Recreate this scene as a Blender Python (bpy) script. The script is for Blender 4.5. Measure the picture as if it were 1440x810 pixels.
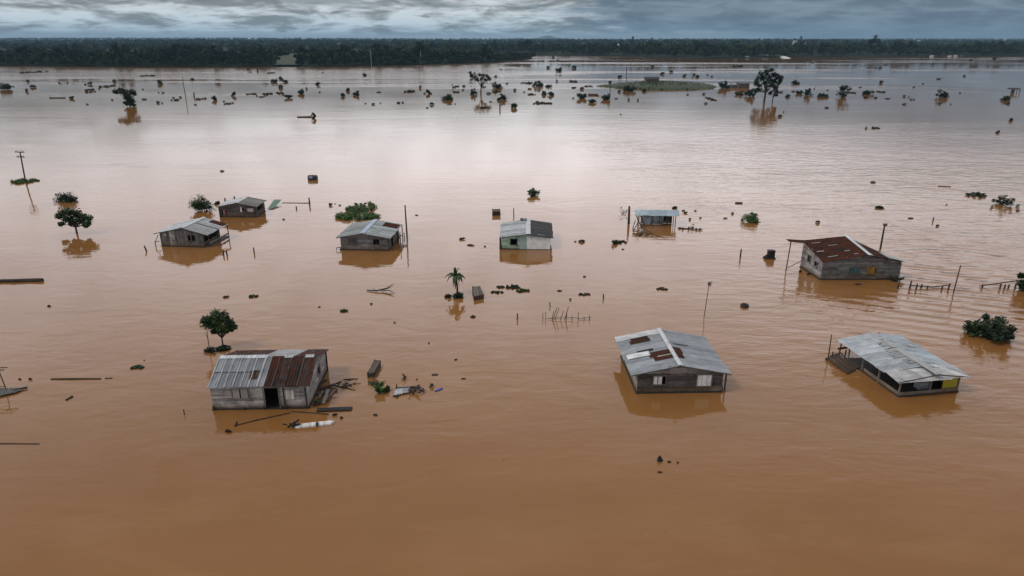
import bpy, math, random
import numpy as np
from mathutils import Vector, Matrix

for o in list(bpy.data.objects): bpy.data.objects.remove(o)
scene = bpy.context.scene
COL = scene.collection
R = math.radians

# ------------------------------------------------------------------ camera
FPX, CAMH, YHOR = 960.0, 22.0, 56.0          # focal length in photo pixels, drone height, horizon row
PITCH = math.atan((405 - YHOR) / FPX)
cd = bpy.data.cameras.new('camera'); cam = bpy.data.objects.new('camera', cd); COL.objects.link(cam)
cam.location = (0, 0, CAMH); cam.rotation_euler = (math.pi / 2 - PITCH, 0, 0)
cd.sensor_width = 36; cd.lens = 24; cd.clip_start = 0.5; cd.clip_end = 40000
scene.camera = cam

# ------------------------------------------------------------------ light
SUN_EL, SUN_AZ = 52, -65                      # sun to the left, a little in front of the drone's back
sl = bpy.data.lights.new('sun', 'SUN'); so = bpy.data.objects.new('sun', sl); COL.objects.link(so)
sl.energy = 1.3; sl.angle = R(11); sl.color = (1.0, 0.95, 0.88)
sdir = Vector((math.sin(R(-112)) * math.cos(R(SUN_EL)), math.cos(R(-112)) * math.cos(R(SUN_EL)), math.sin(R(SUN_EL))))
so.rotation_euler = sdir.to_track_quat('Z', 'Y').to_euler(); so.location = (0, 0, 200)
vs = scene.view_settings
vs.view_transform = 'Standard'; vs.look = 'None'; vs.exposure = 0.0; vs.gamma = 1.0
try: vs.use_curve_mapping = False
except Exception: pass
scene.cycles.volume_bounces = 0
scene.cycles.max_bounces = 8


class NT:
    """small helper around a node tree"""
    def __init__(s, tree): s.t = tree; s.n = tree.nodes; s.l = tree.links
    def node(s, typ, **kw):
        n = s.n.new(typ)
        for k, v in kw.items(): setattr(n, k, v)
        return n
    def put(s, sock, v):
        if isinstance(v, bpy.types.NodeSocket): s.l.new(v, sock)
        elif v is not None: sock.default_value = v
    def math(s, op, a, b=None, c=None, clamp=False):
        n = s.node('ShaderNodeMath', operation=op, use_clamp=clamp)
        s.put(n.inputs[0], a); s.put(n.inputs[1], b)
        if c is not None: s.put(n.inputs[2], c)
        return n.outputs[0]
    def vmath(s, op, a, b=None):
        n = s.node('ShaderNodeVectorMath', operation=op); s.put(n.inputs[0], a); s.put(n.inputs[1], b)
        return n.outputs[0]
    def mix(s, f, a, b, blend='MIX'):
        n = s.node('ShaderNodeMix', data_type='RGBA', blend_type=blend)
        s.put(n.inputs[0], f)
        for i, v in ((6, a), (7, b)):
            if isinstance(v, tuple) and len(v) == 3: v = v + (1,)
            s.put(n.inputs[i], v)
        return n.outputs[2]
    def ramp(s, x, lo, hi, a=0.0, b=1.0, smooth=True):
        n = s.node('ShaderNodeMapRange', interpolation_type='SMOOTHSTEP' if smooth else 'LINEAR')
        s.put(n.inputs[0], x)
        for i, v in enumerate((lo, hi, a, b)): s.put(n.inputs[1 + i], v)
        return n.outputs[0]
    def noise(s, vec, scale, detail=3, rough=0.5, dist=0.0):
        n = s.node('ShaderNodeTexNoise'); s.put(n.inputs['Vector'], vec)
        n.inputs['Scale'].default_value = scale; n.inputs['Detail'].default_value = detail
        n.inputs['Roughness'].default_value = rough; n.inputs['Distortion'].default_value = dist
        return n.outputs[0]
    def xyz(s, v):
        n = s.node('ShaderNodeSeparateXYZ'); s.put(n.inputs[0], v); return n.outputs
    def comb(s, x, y, z):
        n = s.node('ShaderNodeCombineXYZ'); s.put(n.inputs[0], x); s.put(n.inputs[1], y); s.put(n.inputs[2], z); return n.outputs[0]
    def mapping(s, v, loc=(0, 0, 0), rot=(0, 0, 0), sc=(1, 1, 1)):
        n = s.node('ShaderNodeMapping'); s.put(n.inputs[0], v)
        n.inputs[1].default_value = loc; n.inputs[2].default_value = rot; n.inputs[3].default_value = sc
        return n.outputs[0]


# ------------------------------------------------------------------ sky: Nishita behind a broken overcast
w = bpy.data.worlds.new('World'); scene.world = w; w.use_nodes = True
w.node_tree.nodes.clear(); T = NT(w.node_tree)
out = T.node('ShaderNodeOutputWorld'); bg = T.node('ShaderNodeBackground'); T.l.new(bg.outputs[0], out.inputs[0])
sky = T.node('ShaderNodeTexSky', sky_type='NISHITA'); sky.sun_disc = False
sky.sun_elevation = R(SUN_EL); sky.sun_rotation = R(-112); sky.altitude = 50; sky.air_density = 1.2; sky.dust_density = 2.0
tc = T.node('ShaderNodeTexCoord'); dirv = tc.outputs['Generated']
dx, dy, dz = T.xyz(dirv)
el = T.math('MAXIMUM', dz, 0.0)
az = T.math('ARCTAN2', dx, dy)                                    # 0 straight ahead, + to the right
inv = T.math('DIVIDE', 1.0, T.math('ADD', el, 0.11))
cl = T.comb(T.math('MULTIPLY', dx, inv), T.math('MULTIPLY', dy, inv), 0.0)
n_big = T.noise(T.mapping(cl, loc=(3.1, 7.7, 0)), 0.55, 3, 0.5, 0.3)
n_mid = T.noise(T.mapping(cl, loc=(1.3, 2.2, 4)), 1.5, 6, 0.58, 0.4)
n_fine = T.noise(T.mapping(cl, loc=(9.3, 0.2, 1)), 5.0, 5, 0.6, 0.2)
n_puff = T.noise(T.comb(T.math('MULTIPLY', az, 15.0), T.math('MULTIPLY', el, 66.0), 2.7), 1.0, 7, 0.56, 0.5)
nn = T.math('ADD', T.math('MULTIPLY', n_puff, 0.62), T.math('ADD', T.math('MULTIPLY', n_mid, 0.2), T.math('MULTIPLY', n_fine, 0.18)))
# brightness of the overcast with height
bright = T.ramp(el, 0.045, 0.17, 0.53, 1.75)
bright = T.math('MULTIPLY', bright, T.ramp(el, 0.26, 0.62, 1.0, 0.40))     # overhead sky dimmed to darken the near water
ahead = T.ramp(dy, -0.5, 0.75, 0.50, 1.12)                       # brighter sky ahead; unseen sky behind the drone dimmed to darken house fronts
bright = T.math('MULTIPLY', bright, T.math('ADD', 1.0, T.math('MULTIPLY', T.math('SUBTRACT', ahead, 1.0), T.ramp(el, 0.05, 0.2))))
puff = T.ramp(nn, 0.41, 0.57, 0.48, 1.62)
lowband = T.ramp(el, 0.003, 0.012)                                 # smooth haze strip under the clouds
puff = T.math('ADD', T.math('MULTIPLY', T.math('SUBTRACT', puff, 1.0), T.math('MULTIPLY', lowband, T.ramp(el, 0.05, 0.15, 1.0, 0.18))), 1.0)
# dark cloud bases along the top of the picture on the left
base_edge = T.math('ADD', el, T.math('MULTIPLY', T.math('SUBTRACT', n_mid, 0.5), 0.05))
shelf = T.math('MULTIPLY', T.ramp(base_edge, 0.040, 0.050), T.ramp(el, 0.07, 0.12, 1.0, 0.0))
shelf = T.math('MULTIPLY', shelf, T.ramp(T.math('ADD', az, T.math('MULTIPLY', n_big, 0.25)), 0.02, 0.18, 0.70, 0.25))
# the slate rain cloud on the right
azr = T.math('ADD', az, T.math('MULTIPLY', T.math('SUBTRACT', n_mid, 0.5), 0.30))
edge2 = T.math('ADD', el, T.math('MULTIPLY', T.math('SUBTRACT', n_mid, 0.5), 0.022))
mass = T.math('MULTIPLY', T.ramp(azr, 0.04, 0.15), T.ramp(T.math('SUBTRACT', el, T.math('MULTIPLY', T.ramp(az, 0.15, 0.6), 0.05)), 0.05, 0.14, 1.0, 0.0))
mass = T.math('MULTIPLY', mass, T.ramp(T.math('ADD', edge2, T.math('MULTIPLY', az, 0.03)), 0.010, 0.020, 0.45, 1.0))
col = T.mix(T.ramp(el, 0.0, 0.05), (0.78, 1.0, 1.14), (0.93, 1.0, 1.04))
col = T.mix(T.ramp(el, 0.06, 0.2), col, (1.03, 0.98, 1.01))
# brightest straight ahead for the water sheen; sides dimmed to imitate lens vignetting
side = T.math('MULTIPLY', T.ramp(T.math('ABSOLUTE', T.math('SUBTRACT', az, 0.05)), 0.10, 0.75, 1.08, 0.70), 1.0)
side = T.math('ADD', 1.0, T.math('MULTIPLY', T.math('SUBTRACT', side, 1.0), T.ramp(el, 0.02, 0.15)))
b1 = T.math('MULTIPLY', T.math('MULTIPLY', bright, puff), side)
c1 = T.mix(1.0, col, T.comb(b1, b1, b1), 'MULTIPLY')
c1 = T.mix(shelf, c1, (0.125, 0.16, 0.19))
mcol = T.mix(T.ramp(nn, 0.35, 0.65), (0.070, 0.125, 0.195), (0.165, 0.25, 0.33))
c1 = T.mix(T.math('MULTIPLY', mass, 0.93), c1, mcol)
nsk = T.mix(1.0, sky.outputs[0], (0.10, 0.10, 0.10), 'MULTIPLY')
fin = T.mix(0.88, nsk, c1)
T.l.new(fin, bg.inputs[0]); bg.inputs[1].default_value = 1.0


# ------------------------------------------------------------------ from photo pixels to places on the water
cP, sP = math.cos(PITCH), math.sin(PITCH)
def W(px, py, z=0.0):
    a = (px - 720) / FPX; b = (405 - py) / FPX
    d = (a, cP + b * sP, -sP + b * cP)
    t = (z - CAMH) / d[2]
    return Vector((d[0] * t, d[1] * t, z))
def mpp(p):                                   # metres per photo pixel at a point
    return (p.y * cP - (p.z - CAMH) * sP) / FPX
def zat(p, py):                               # height above p that shows at row py
    k = (405 - py) / FPX                      # (y s + z c) = k (y c - z s)
    z = p.y * (k * cP - sP) / (cP + k * sP)
    return z + CAMH

# ------------------------------------------------------------------ materials
def new_mat(name):
    m = bpy.data.materials.new(name); m.use_nodes = True
    t = NT(m.node_tree); b = t.n['Principled BSDF']
    return m, t, b
def tint(t):
    a = t.node('ShaderNodeAttribute'); a.attribute_name = 'tint'; return a.outputs['Color'], a.outputs['Alpha']
def objc(t): return t.node('ShaderNodeTexCoord').outputs['Object']
def set_bump(t, b, h, dist, strength=1.0):
    n = t.node('ShaderNodeBump'); n.inputs['Strength'].default_value = strength; n.inputs['Distance'].default_value = dist
    t.l.new(h, n.inputs['Height']); t.l.new(n.outputs[0], b.inputs['Normal'])

def mat_boards(name, sc):
    m, t, b = new_mat(name); c, al = tint(t); p = objc(t)
    g = t.noise(t.mapping(p, sc=sc), 1.0, 5, 0.65, 0.3)
    st = t.noise(p, 1.6, 4, 0.6, 0.5)
    f = t.math('MULTIPLY', t.ramp(g, 0.3, 0.7, 0.62, 1.22), t.ramp(st, 0.3, 0.62, 0.6, 1.12))
    cc = t.mix(1.0, c, t.comb(f, f, f), 'MULTIPLY')
    # damp dark tide band just over the water
    pz = t.xyz(t.node('ShaderNodeNewGeometry').outputs['Position'])[2]
    wet = t.math('MULTIPLY', t.ramp(t.math('ADD', pz, t.math('MULTIPLY', st, 0.2)), 0.2, 0.34, 1, 0), 0.7)
    tide = t.math('MULTIPLY', t.ramp(t.math('ADD', pz, t.math('MULTIPLY', st, 0.35)), 0.45, 0.75, 1, 0), 0.45)
    cc = t.mix(tide, cc, (0.15, 0.088, 0.045))
    cc = t.mix(wet, cc, (0.035, 0.028, 0.02))
    t.l.new(cc, b.inputs['Base Color']); b.inputs['Roughness'].default_value = 0.8
    b.inputs['Specular IOR Level'].default_value = 0.25
    set_bump(t, b, g, 0.012)
    return m
M_BOARD_H = mat_boards('weathered boards horizontal', (0.9, 0.9, 16))
M_BOARD_V = mat_boards('weathered boards upright', (14, 14, 0.9))

def mat_sheet():
    m, t, b = new_mat('corrugated roofing sheet'); c, rust = tint(t); p = objc(t)
    n1 = t.noise(t.mapping(p, sc=(0.8, 2.4, 0.8)), 1.4, 6, 0.65, 0.4)
    n2 = t.noise(t.mapping(p, sc=(0.35, 2.2, 0.35)), 5.0, 4, 0.6)
    n3 = t.noise(t.mapping(p, sc=(0.6, 1.5, 0.6)), 1.2, 4, 0.6)
    f = t.math('MULTIPLY', t.ramp(n1, 0.3, 0.7, 0.74, 1.14), t.ramp(n2, 0.3, 0.7, 0.88, 1.08))
    metal = t.mix(1.0, c, t.comb(f, f, f), 'MULTIPLY')
    rc = t.mix(t.ramp(n2, 0.3, 0.7), (0.032, 0.011, 0.007), (0.095, 0.027, 0.012))
    rc = t.mix(t.ramp(n3, 0.46, 0.62), rc, (0.022, 0.015, 0.013))
    mk = t.math('ADD', t.math('MULTIPLY', n1, 0.75), t.math('MULTIPLY', n2, 0.25))
    thr = t.math('SUBTRACT', 0.80, t.math('MULTIPLY', rust, 0.6))
    k = t.ramp(t.math('SUBTRACT', mk, thr), -0.04, 0.08)
    cc = t.mix(k, metal, rc)
    t.l.new(cc, b.inputs['Base Color'])
    t.l.new(t.math('SUBTRACT', 0.35, t.math('MULTIPLY', k, 0.33)), b.inputs['Metallic']); b.inputs['Specular IOR Level'].default_value = 0.22
    t.l.new(t.math('ADD', 0.5, t.math('MULTIPLY', k, 0.35)), b.inputs['Roughness'])
    return m
M_SHEET = mat_sheet()

def mat_wood(name='old timber', rough=0.75, lo=0.55, hi=1.25, sc=3.0):
    m, t, b = new_mat(name); c, al = tint(t); p = objc(t)
    n = t.noise(t.mapping(p, sc=(sc, sc, sc)), 2.0, 5, 0.6, 0.6)
    f = t.ramp(n, 0.3, 0.7, lo, hi)
    t.l.new(t.mix(1.0, c, t.comb(f, f, f), 'MULTIPLY'), b.inputs['Base Color'])
    b.inputs['Roughness'].default_value = rough; b.inputs['Specular IOR Level'].default_value = 0.3
    set_bump(t, b, n, 0.01)
    return m
M_WOOD = mat_wood()
M_PAINT = mat_wood('worn paint', 0.55, 0.84, 1.06, 0.8)

def mat_leaf():
    m, t, b = new_mat('leaves'); c, al = tint(t)
    t.l.new(c, b.inputs['Base Color']); b.inputs['Roughness'].default_value = 0.55
    b.inputs['Specular IOR Level'].default_value = 0.25
    return m
M_LEAF = mat_leaf()
def mat_far_leaf():
    m, t, b = new_mat('forest leaves'); c, al = tint(t)
    t.l.new(c, b.inputs['Base Color']); b.inputs['Roughness'].default_value = 0.9
    b.inputs['Specular IOR Level'].default_value = 0.05
    return m
M_FOREST = mat_far_leaf()
def mat_rubber():
    m, t, b = new_mat('tyre rubber'); c, al = tint(t); t.l.new(c, b.inputs['Base Color']); b.inputs['Roughness'].default_value = 0.7
    return m
M_RUBBER = mat_rubber()


# ------------------------------------------------------------------ mesh building
class MB:
    """collects prisms, bars, tubes; build() links them as ONE mesh object"""
    def __init__(s): s.v = []; s.f = []; s.c = []
    def face(s, idx, c): s.f.append(tuple(idx)); s.c.append(c)
    def prism(s, bot, top, c):
        n = len(bot); o = len(s.v); s.v += [tuple(p) for p in bot] + [tuple(p) for p in top]
        s.face([o + i for i in range(n)][::-1], c); s.face([o + n + i for i in range(n)], c)
        for i in range(n):
            j = (i + 1) % n; s.face((o + i, o + j, o + n + j, o + n + i), c)
    def box(s, a, b, c):
        x0, y0, z0 = a; x1, y1, z1 = b
        s.prism([(x0, y0, z0), (x1, y0, z0), (x1, y1, z0), (x0, y1, z0)], [(x0, y0, z1), (x1, y0, z1), (x1, y1, z1), (x0, y1, z1)], c)
    def beam(s, p, q, w, h, c, up=(0, 0, 1)):
        p, q = Vector(p), Vector(q); d = (q - p).normalized(); u = Vector(up)
        if abs(d.dot(u)) > 0.98: u = Vector((0, 1, 0))
        a = d.cross(u).normalized(); b = a.cross(d).normalized()
        k = [(-w / 2, -h / 2), (w / 2, -h / 2), (w / 2, h / 2), (-w / 2, h / 2)]
        s.prism([p + a * i + b * j for i, j in k], [q + a * i + b * j for i, j in k], c)
    def tube(s, pts, rad, c, n=7, jit=0.0, rnd=None):
        pts = [Vector(p) for p in pts]; rings = []; o = len(s.v)
        if not isinstance(rad, (list, tuple)): rad = [rad] * len(pts)
        for i, p in enumerate(pts):
            d = (pts[min(i + 1, len(pts) - 1)] - pts[max(i - 1, 0)]).normalized()
            u = Vector((0, 0, 1)) if abs(d.z) < 0.9 else Vector((1, 0, 0))
            a = d.cross(u).normalized(); b = a.cross(d)
            for k in range(n):
                t = 2 * math.pi * k / n; r = rad[i] * (1 + (rnd.uniform(-jit, jit) if rnd else 0))
                s.v.append(tuple(p + a * (r * math.cos(t)) + b * (r * math.sin(t))))
        for i in range(len(pts) - 1):
            for k in range(n):
                j = (k + 1) % n
                s.face((o + i * n + k, o + i * n + j, o + (i + 1) * n + j, o + (i + 1) * n + k), c)
        s.face([o + k for k in range(n)][::-1], c); s.face([o + (len(pts) - 1) * n + k for k in range(n)], c)
    def quads(s, V, C):
        """V (n,4,3) array, C (n,3)"""
        o = len(s.v); s.v += [tuple(p) for p in V.reshape(-1, 3)]
        for i in range(len(V)): s.face((o + 4 * i, o + 4 * i + 1, o + 4 * i + 2, o + 4 * i + 3), tuple(C[i]) + (0,))
    def mesh(s, name):
        me = bpy.data.meshes.new(name); me.from_pydata(s.v, [], s.f); 
        a = me.attributes.new('tint', 'FLOAT_COLOR', 'FACE')
        arr = np.array([tuple(c) + (1,) * (4 - len(c)) if len(c) < 4 else tuple(c) for c in s.c], dtype=np.float32)
        a.data.foreach_set('color', arr.ravel()); me.update()
        return me
    def build(s, name, mat, parent=None, smooth=False):
        me = s.mesh(name); me.materials.append(mat)
        if smooth: me.polygons.foreach_set('use_smooth', [True] * len(me.polygons))
        return link(name, me, parent)
def link(name, me, parent=None):
    o = bpy.data.objects.new(name, me); COL.objects.link(o)
    if parent is not None: o.parent = parent
    return o
def np_quads(name, V, C, mat, parent=None):
    """fast mesh of loose quads"""
    n = len(V); me = bpy.data.meshes.new(name)
    me.vertices.add(4 * n); me.vertices.foreach_set('co', np.ascontiguousarray(V, dtype=np.float32).ravel())
    me.loops.add(4 * n); me.loops.foreach_set('vertex_index', np.arange(4 * n, dtype=np.int32))
    me.polygons.add(n); me.polygons.foreach_set('loop_start', np.arange(0, 4 * n, 4, dtype=np.int32))
    me.update(calc_edges=True)
    a = me.attributes.new('tint', 'FLOAT_COLOR', 'FACE')
    a.data.foreach_set('color', np.concatenate([C, np.zeros((n, 1))], 1).astype(np.float32).ravel())
    me.materials.append(mat); me.validate()
    return link(name, me, parent)
def tag(o, label=None, cat=None, group=None, kind=None):
    if label: o['label'] = label
    if cat: o['category'] = cat
    if group: o['group'] = group
    if kind: o['kind'] = kind
    return o
def empty(name, loc, rz=0.0):
    o = bpy.data.objects.new(name, None); COL.objects.link(o); o.location = loc; o.rotation_euler = (0, 0, rz); return o
KIDS = {}
def copy_tree(o):
    c = o.copy(); COL.objects.link(c)
    for ch in [k for k in bpy.data.objects if k.parent == o]:
        d = ch.copy(); COL.objects.link(d); d.parent = c
    return c

def leaf_cloud(rng, centers, crad, n, size, base, flat=0.6, var=0.35, droop=0.0):
    """n leaf quads spread over clumps (centers (k,3), radii crad) - returns quads and colours"""
    k = len(centers); ci = rng.integers(0, k, n)
    d = rng.normal(size=(n, 3)); d /= np.linalg.norm(d, axis=1)[:, None]
    rr = crad[ci][:, None] * rng.uniform(0.1, 1.0, (n, 1)) ** 0.6
    rr *= np.where(rng.uniform(size=(n, 1)) < .12, rng.uniform(1.1, 1.7, (n, 1)), 1.0)
    d2 = d * rr; d2[:, 2] *= flat
    p = centers[ci] + d2
    a = rng.normal(size=(n, 3)); a[:, 2] *= 0.5; a[:, 2] -= droop; a /= np.linalg.norm(a, axis=1)[:, None]
    b = np.cross(a, rng.normal(size=(n, 3)) * 0.6 + np.array([0, 0, 1.0])); b /= np.linalg.norm(b, axis=1)[:, None] + 1e-9
    s = size * rng.uniform(0.6, 1.4, (n, 1)); wdt = 0.5
    V = np.stack([p - a * s * 0.5, p + b * s * wdt * 0.5, p + a * s * 0.5, p - b * s * wdt * 0.5], 1)
    clump_t = rng.uniform(1 - var, 1 + var, k)[ci]
    hue = rng.uniform(-1, 1, k)[ci] * 0.12
    t = clump_t * rng.uniform(0.7, 1.35, n)
    C = np.array(base)[None, :] * t[:, None]; C[:, 0] *= 1 + hue * 1.5; C[:, 2] *= 1 - hue
    return V, np.clip(C, 0.004, 1)

def grown(name, root, parent, n, size, base, centers, crad, flat=0.7, var=0.35, droop=0.0, seed=0, mat=None):
    rng = np.random.default_rng(seed)
    V, C = leaf_cloud(rng, np.array(centers, float), np.array(crad, float), n, size, base, flat, var, droop)
    return np_quads(name, V, C, mat or M_LEAF, parent)
GREEN = (0.036, 0.070, 0.020)
DARKG = (0.020, 0.037, 0.014)
LIVE = (0.052, 0.115, 0.024)
BARK = (0.07, 0.055, 0.045, 0)

# ------------------------------------------------------------------ water
def make_water():
    m, t, b = new_mat('silty flood water')
    pos = t.node('ShaderNodeNewGeometry').outputs['Position']
    px, py, pz = t.xyz(pos)
    flow = t.mapping(pos, rot=(0, 0, R(12)), sc=(0.35, 1.0, 1))
    big = t.noise(t.mapping(pos, sc=(0.5, 1, 1)), 0.028, 4, 0.55, 0.8)
    mid = t.noise(flow, 0.16, 5, 0.6, 1.2)
    mud = t.mix(t.ramp(big, 0.3, 0.7), (0.228, 0.104, 0.029), (0.268, 0.131, 0.043))
    silt = t.noise(t.mapping(pos, rot=(0, 0, R(-24)), sc=(0.22, 1.0, 1)), 0.55, 6, 0.62, 1.6)
    mud = t.mix(t.math('MULTIPLY', t.ramp(mid, 0.45, 0.75), 0.40), mud, (0.31, 0.163, 0.064))
    mud = t.mix(t.math('MULTIPLY', t.ramp(silt, 0.55, 0.75), 0.22), mud, (0.34, 0.19, 0.085))
    mud = t.mix(t.math('MULTIPLY', t.ramp(silt, 0.42, 0.25), 0.22), mud, (0.19, 0.082, 0.021))
    fl = t.noise(t.mapping(pos, rot=(0, 0, R(-24)), sc=(0.35, 1.0, 1)), 5.5, 3, 0.6, 0.4)
    fm = t.noise(t.mapping(pos, rot=(0, 0, R(-18)), sc=(0.2, 1.0, 1)), 0.20, 3, 0.5, 1.0)
    mud = t.mix(t.math('MULTIPLY', t.math('MULTIPLY', t.ramp(fl, 0.70, 0.76), t.ramp(fm, 0.52, 0.62)), 0.55), mud, (0.50, 0.38, 0.26))
    t.n.remove(b)
    # ripples: calm lanes and ruffled lanes, real wave heights in metres
    lanes = t.noise(t.mapping(pos, rot=(0, 0, R(-8)), sc=(0.30, 1, 1)), 0.030, 3, 0.55, 0.6)
    lane = t.ramp(lanes, 0.40, 0.62)
    far_l = t.noise(t.mapping(pos, loc=(40, 0, 0), sc=(0.16, 1, 1)), 0.016, 3, 0.5, 0.3)
    far_l = t.math('ADD', far_l, t.math('MULTIPLY', t.ramp(t.math('ADD', py, t.math('MULTIPLY', big, 80)), 455, 520, 0.0, 0.25), t.ramp(px, 40, -60)))
    farlane = t.math('MULTIPLY', t.ramp(far_l, 0.50, 0.57), t.ramp(py, 230, 450))
    east = t.ramp(t.math('ADD', px, t.math('MULTIPLY', t.math('SUBTRACT', big, 0.5), 30)), 8, 30)   # wind reaches the open right side
    east = t.math('MULTIPLY', east, t.ramp(py, 28, 50))
    east = t.math('MULTIPLY', east, t.ramp(py, 110, 240, 1, 0.2))
    ruff = t.math('ADD', 0.25, t.math('ADD', t.math('MULTIPLY', lane, 0.55), t.math('MULTIPLY', east, 1.1)))
    ruff = t.math('MULTIPLY', ruff, t.ramp(py, 90, 330, 1.0, 0.28))
    ruff = t.math('ADD', ruff, t.math('MULTIPLY', farlane, 2.2))
    r1 = t.noise(t.mapping(pos, rot=(0, 0, R(14)), sc=(0.45, 1, 1)), 1.1, 3, 0.5, 0.4)
    r2 = t.noise(t.mapping(pos, rot=(0, 0, R(-20)), sc=(0.55, 1, 1)), 0.34, 3, 0.5, 0.8)
    r3 = t.noise(pos, 3.4, 2, 0.5)
    r4 = t.noise(t.mapping(pos, rot=(0, 0, R(-26)), sc=(0.22, 1, 1)), 0.75, 4, 0.55, 1.3)
    h = t.math('ADD', t.math('MULTIPLY', r1, 0.028), t.math('ADD', t.math('MULTIPLY', r2, 0.055), t.math('MULTIPLY', r3, 0.005)))
    h = t.math('ADD', h, t.math('MULTIPLY', r4, t.math('MULTIPLY', t.ramp(px, -6, 16), 0.028)))
    h = t.math('MULTIPLY', h, ruff)
    # wave trains running past the rusty-roofed house
    q = W(1335, 420); wv = t.node('ShaderNodeTexWave', wave_type='BANDS', bands_direction='Y', wave_profile='SIN')
    t.l.new(t.mapping(pos, loc=(0, 0, 0), rot=(0, 0, R(24))), wv.inputs[0])
    wv.inputs['Scale'].default_value = 0.19; wv.inputs['Distortion'].default_value = 2.2; wv.inputs['Detail'].default_value = 2; wv.inputs['Detail Scale'].default_value = 0.35
    dd = t.node('ShaderNodeVectorMath', operation='DISTANCE'); t.l.new(pos, dd.inputs[0]); dd.inputs[1].default_value = (q.x, q.y, 0)
    near = t.ramp(t.math('ADD', dd.outputs['Value'], t.math('MULTIPLY', mid, 8)), 6, 24, 1, 0)
    h = t.math('ADD', h, t.math('MULTIPLY', wv.outputs['Fac'], t.math('MULTIPLY', near, 0.035)))
    q2 = W(1330, 365); rg = t.node('ShaderNodeTexWave', wave_type='RINGS', rings_direction='SPHERICAL', wave_profile='SIN')
    t.l.new(t.mapping(pos, loc=(-q2.x * 0.55, -q2.y, 0), sc=(0.55, 1, 1)), rg.inputs[0])
    rg.inputs['Scale'].default_value = 0.15; rg.inputs['Distortion'].default_value = 1.5; rg.inputs['Detail'].default_value = 1
    d2 = t.node('ShaderNodeVectorMath', operation='DISTANCE'); t.l.new(pos, d2.inputs[0]); d2.inputs[1].default_value = (q2.x, q2.y, 0)
    n2 = t.ramp(d2.outputs['Value'], 3, 19, 1, 0)
    h = t.math('ADD', h, t.math('MULTIPLY', rg.outputs['Fac'], t.math('MULTIPLY', n2, 0.045)))
    bn = t.node('ShaderNodeBump'); bn.inputs['Strength'].default_value = 1.0; bn.inputs['Distance'].default_value = 1.0; t.l.new(h, bn.inputs['Height'])
    df = t.node('ShaderNodeBsdfDiffuse'); t.l.new(mud, df.inputs['Color'])
    gl = t.node('ShaderNodeBsdfAnisotropic'); gl.distribution = 'GGX'; gl.inputs['Color'].default_value = (1, 1, 1, 1); t.l.new(bn.outputs[0], gl.inputs['Normal'])
    fr = t.node('ShaderNodeFresnel'); fr.inputs['IOR'].default_value = 1.36; t.l.new(bn.outputs[0], fr.inputs['Normal'])
    mx = t.node('ShaderNodeMixShader'); t.l.new(fr.outputs[0], mx.inputs[0]); t.l.new(df.outputs[0], mx.inputs[1]); t.l.new(gl.outputs[0], mx.inputs[2])
    t.l.new(mx.outputs[0], t.n['Material Output'].inputs['Surface'])
    t.l.new(t.math('ADD', 0.025, t.math('ADD', t.math('MULTIPLY', lane, 0.03), t.math('MULTIPLY', farlane, 0.05))), gl.inputs['Roughness'])
    me = bpy.data.meshes.new('water')
    X, Y0, Y1 = 8900, -450, 12900
    me.from_pydata([(-X, Y0, 0), (X, Y0, 0), (X, Y1, 0), (-X, Y1, 0)], [], [(0, 1, 2, 3)]); me.materials.append(m)
    o = link('water', me); tag(o, kind='structure')
make_water()

# ------------------------------------------------------------------ far land and hills
LEFTBANK = [(-500, 88), (-200, 91), (0, 92.5), (100, 94), (240, 94.5), (400, 94.5), (480, 94), (560, 92.5), (640, 90), (700, 88), (735, 84.5), (752, 81.5)]
RIGHTBANK = [(-700, 75), (400, 75), (600, 75.5), (757, 76), (810, 78), (870, 79.5), (960, 82), (1000, 83), (1060, 81.5), (1120, 80), (1300, 79.5), (1440, 79), (1700, 78.5), (2100, 78)]
def interp(tab, x): return float(np.interp(x, [p[0] for p in tab], [p[1] for p in tab]))
prng = np.random.default_rng(5)
ph = prng.uniform(0, 6.28, 8)
def hillz(px, d):
    """ground height of the far land, d metres away in the direction of photo column px"""
    a = px / 1440.0
    wob = 0.5 + 0.5 * math.sin(5.0 * a + ph[0]) * 0.6 + 0.3 * math.sin(13 * a + ph[1]) + 0.15 * math.sin(31 * a + d * 0.001)
    r1 = math.exp(-((d - 2600) / 700) ** 2) * (6 + 4 * wob)
    up = 1 / (1 + math.exp(-(d - 4300) / 500.0))
    left = 1.0 / (1 + math.exp((a - 0.42) * 9))
    r2 = up * (15 + 9 * left + 5 * wob * (0.4 + 0.6 * left) + 5 * (1 / (1 + math.exp(-(a - 0.8) * 14))))
    return 1.5 + r1 + r2
def land_mat():
    m, t, b = new_mat('green land'); p = objc(t)
    n = t.noise(p, 0.02, 5, 0.6)
    t.l.new(t.mix(t.ramp(n, 0.4, 0.65), (0.014, 0.024, 0.011), (0.024, 0.037, 0.015)), b.inputs['Base Color']); b.inputs['Roughness'].default_value = 0.95
    b.inputs['Specular IOR Level'].default_value = 0.05
    return m
M_LAND = land_mat()
def grid_mesh(name, rows, mat):
    nr, nc = len(rows), len(rows[0]); v = [tuple(p) for r in rows for p in r]; f = []
    for i in range(nr - 1):
        for j in range(nc - 1):
            k = i * nc + j; f.append((k, k + 1, k + nc + 1, k + nc))
    me = bpy.data.meshes.new(name); me.from_pydata(v, [], f); me.materials.append(mat)
    me.polygons.foreach_set('use_smooth', [True] * len(f)); return link(name, me)
def polar(px, d, z=0):
    a = (px - 720) / FPX / cP * 1.0
    return Vector((a * d * 0.94, d, z))
def col_of(px, py): return W(px, py)
rows = []
pxs = list(np.arange(-700, 2101, 25))
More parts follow.
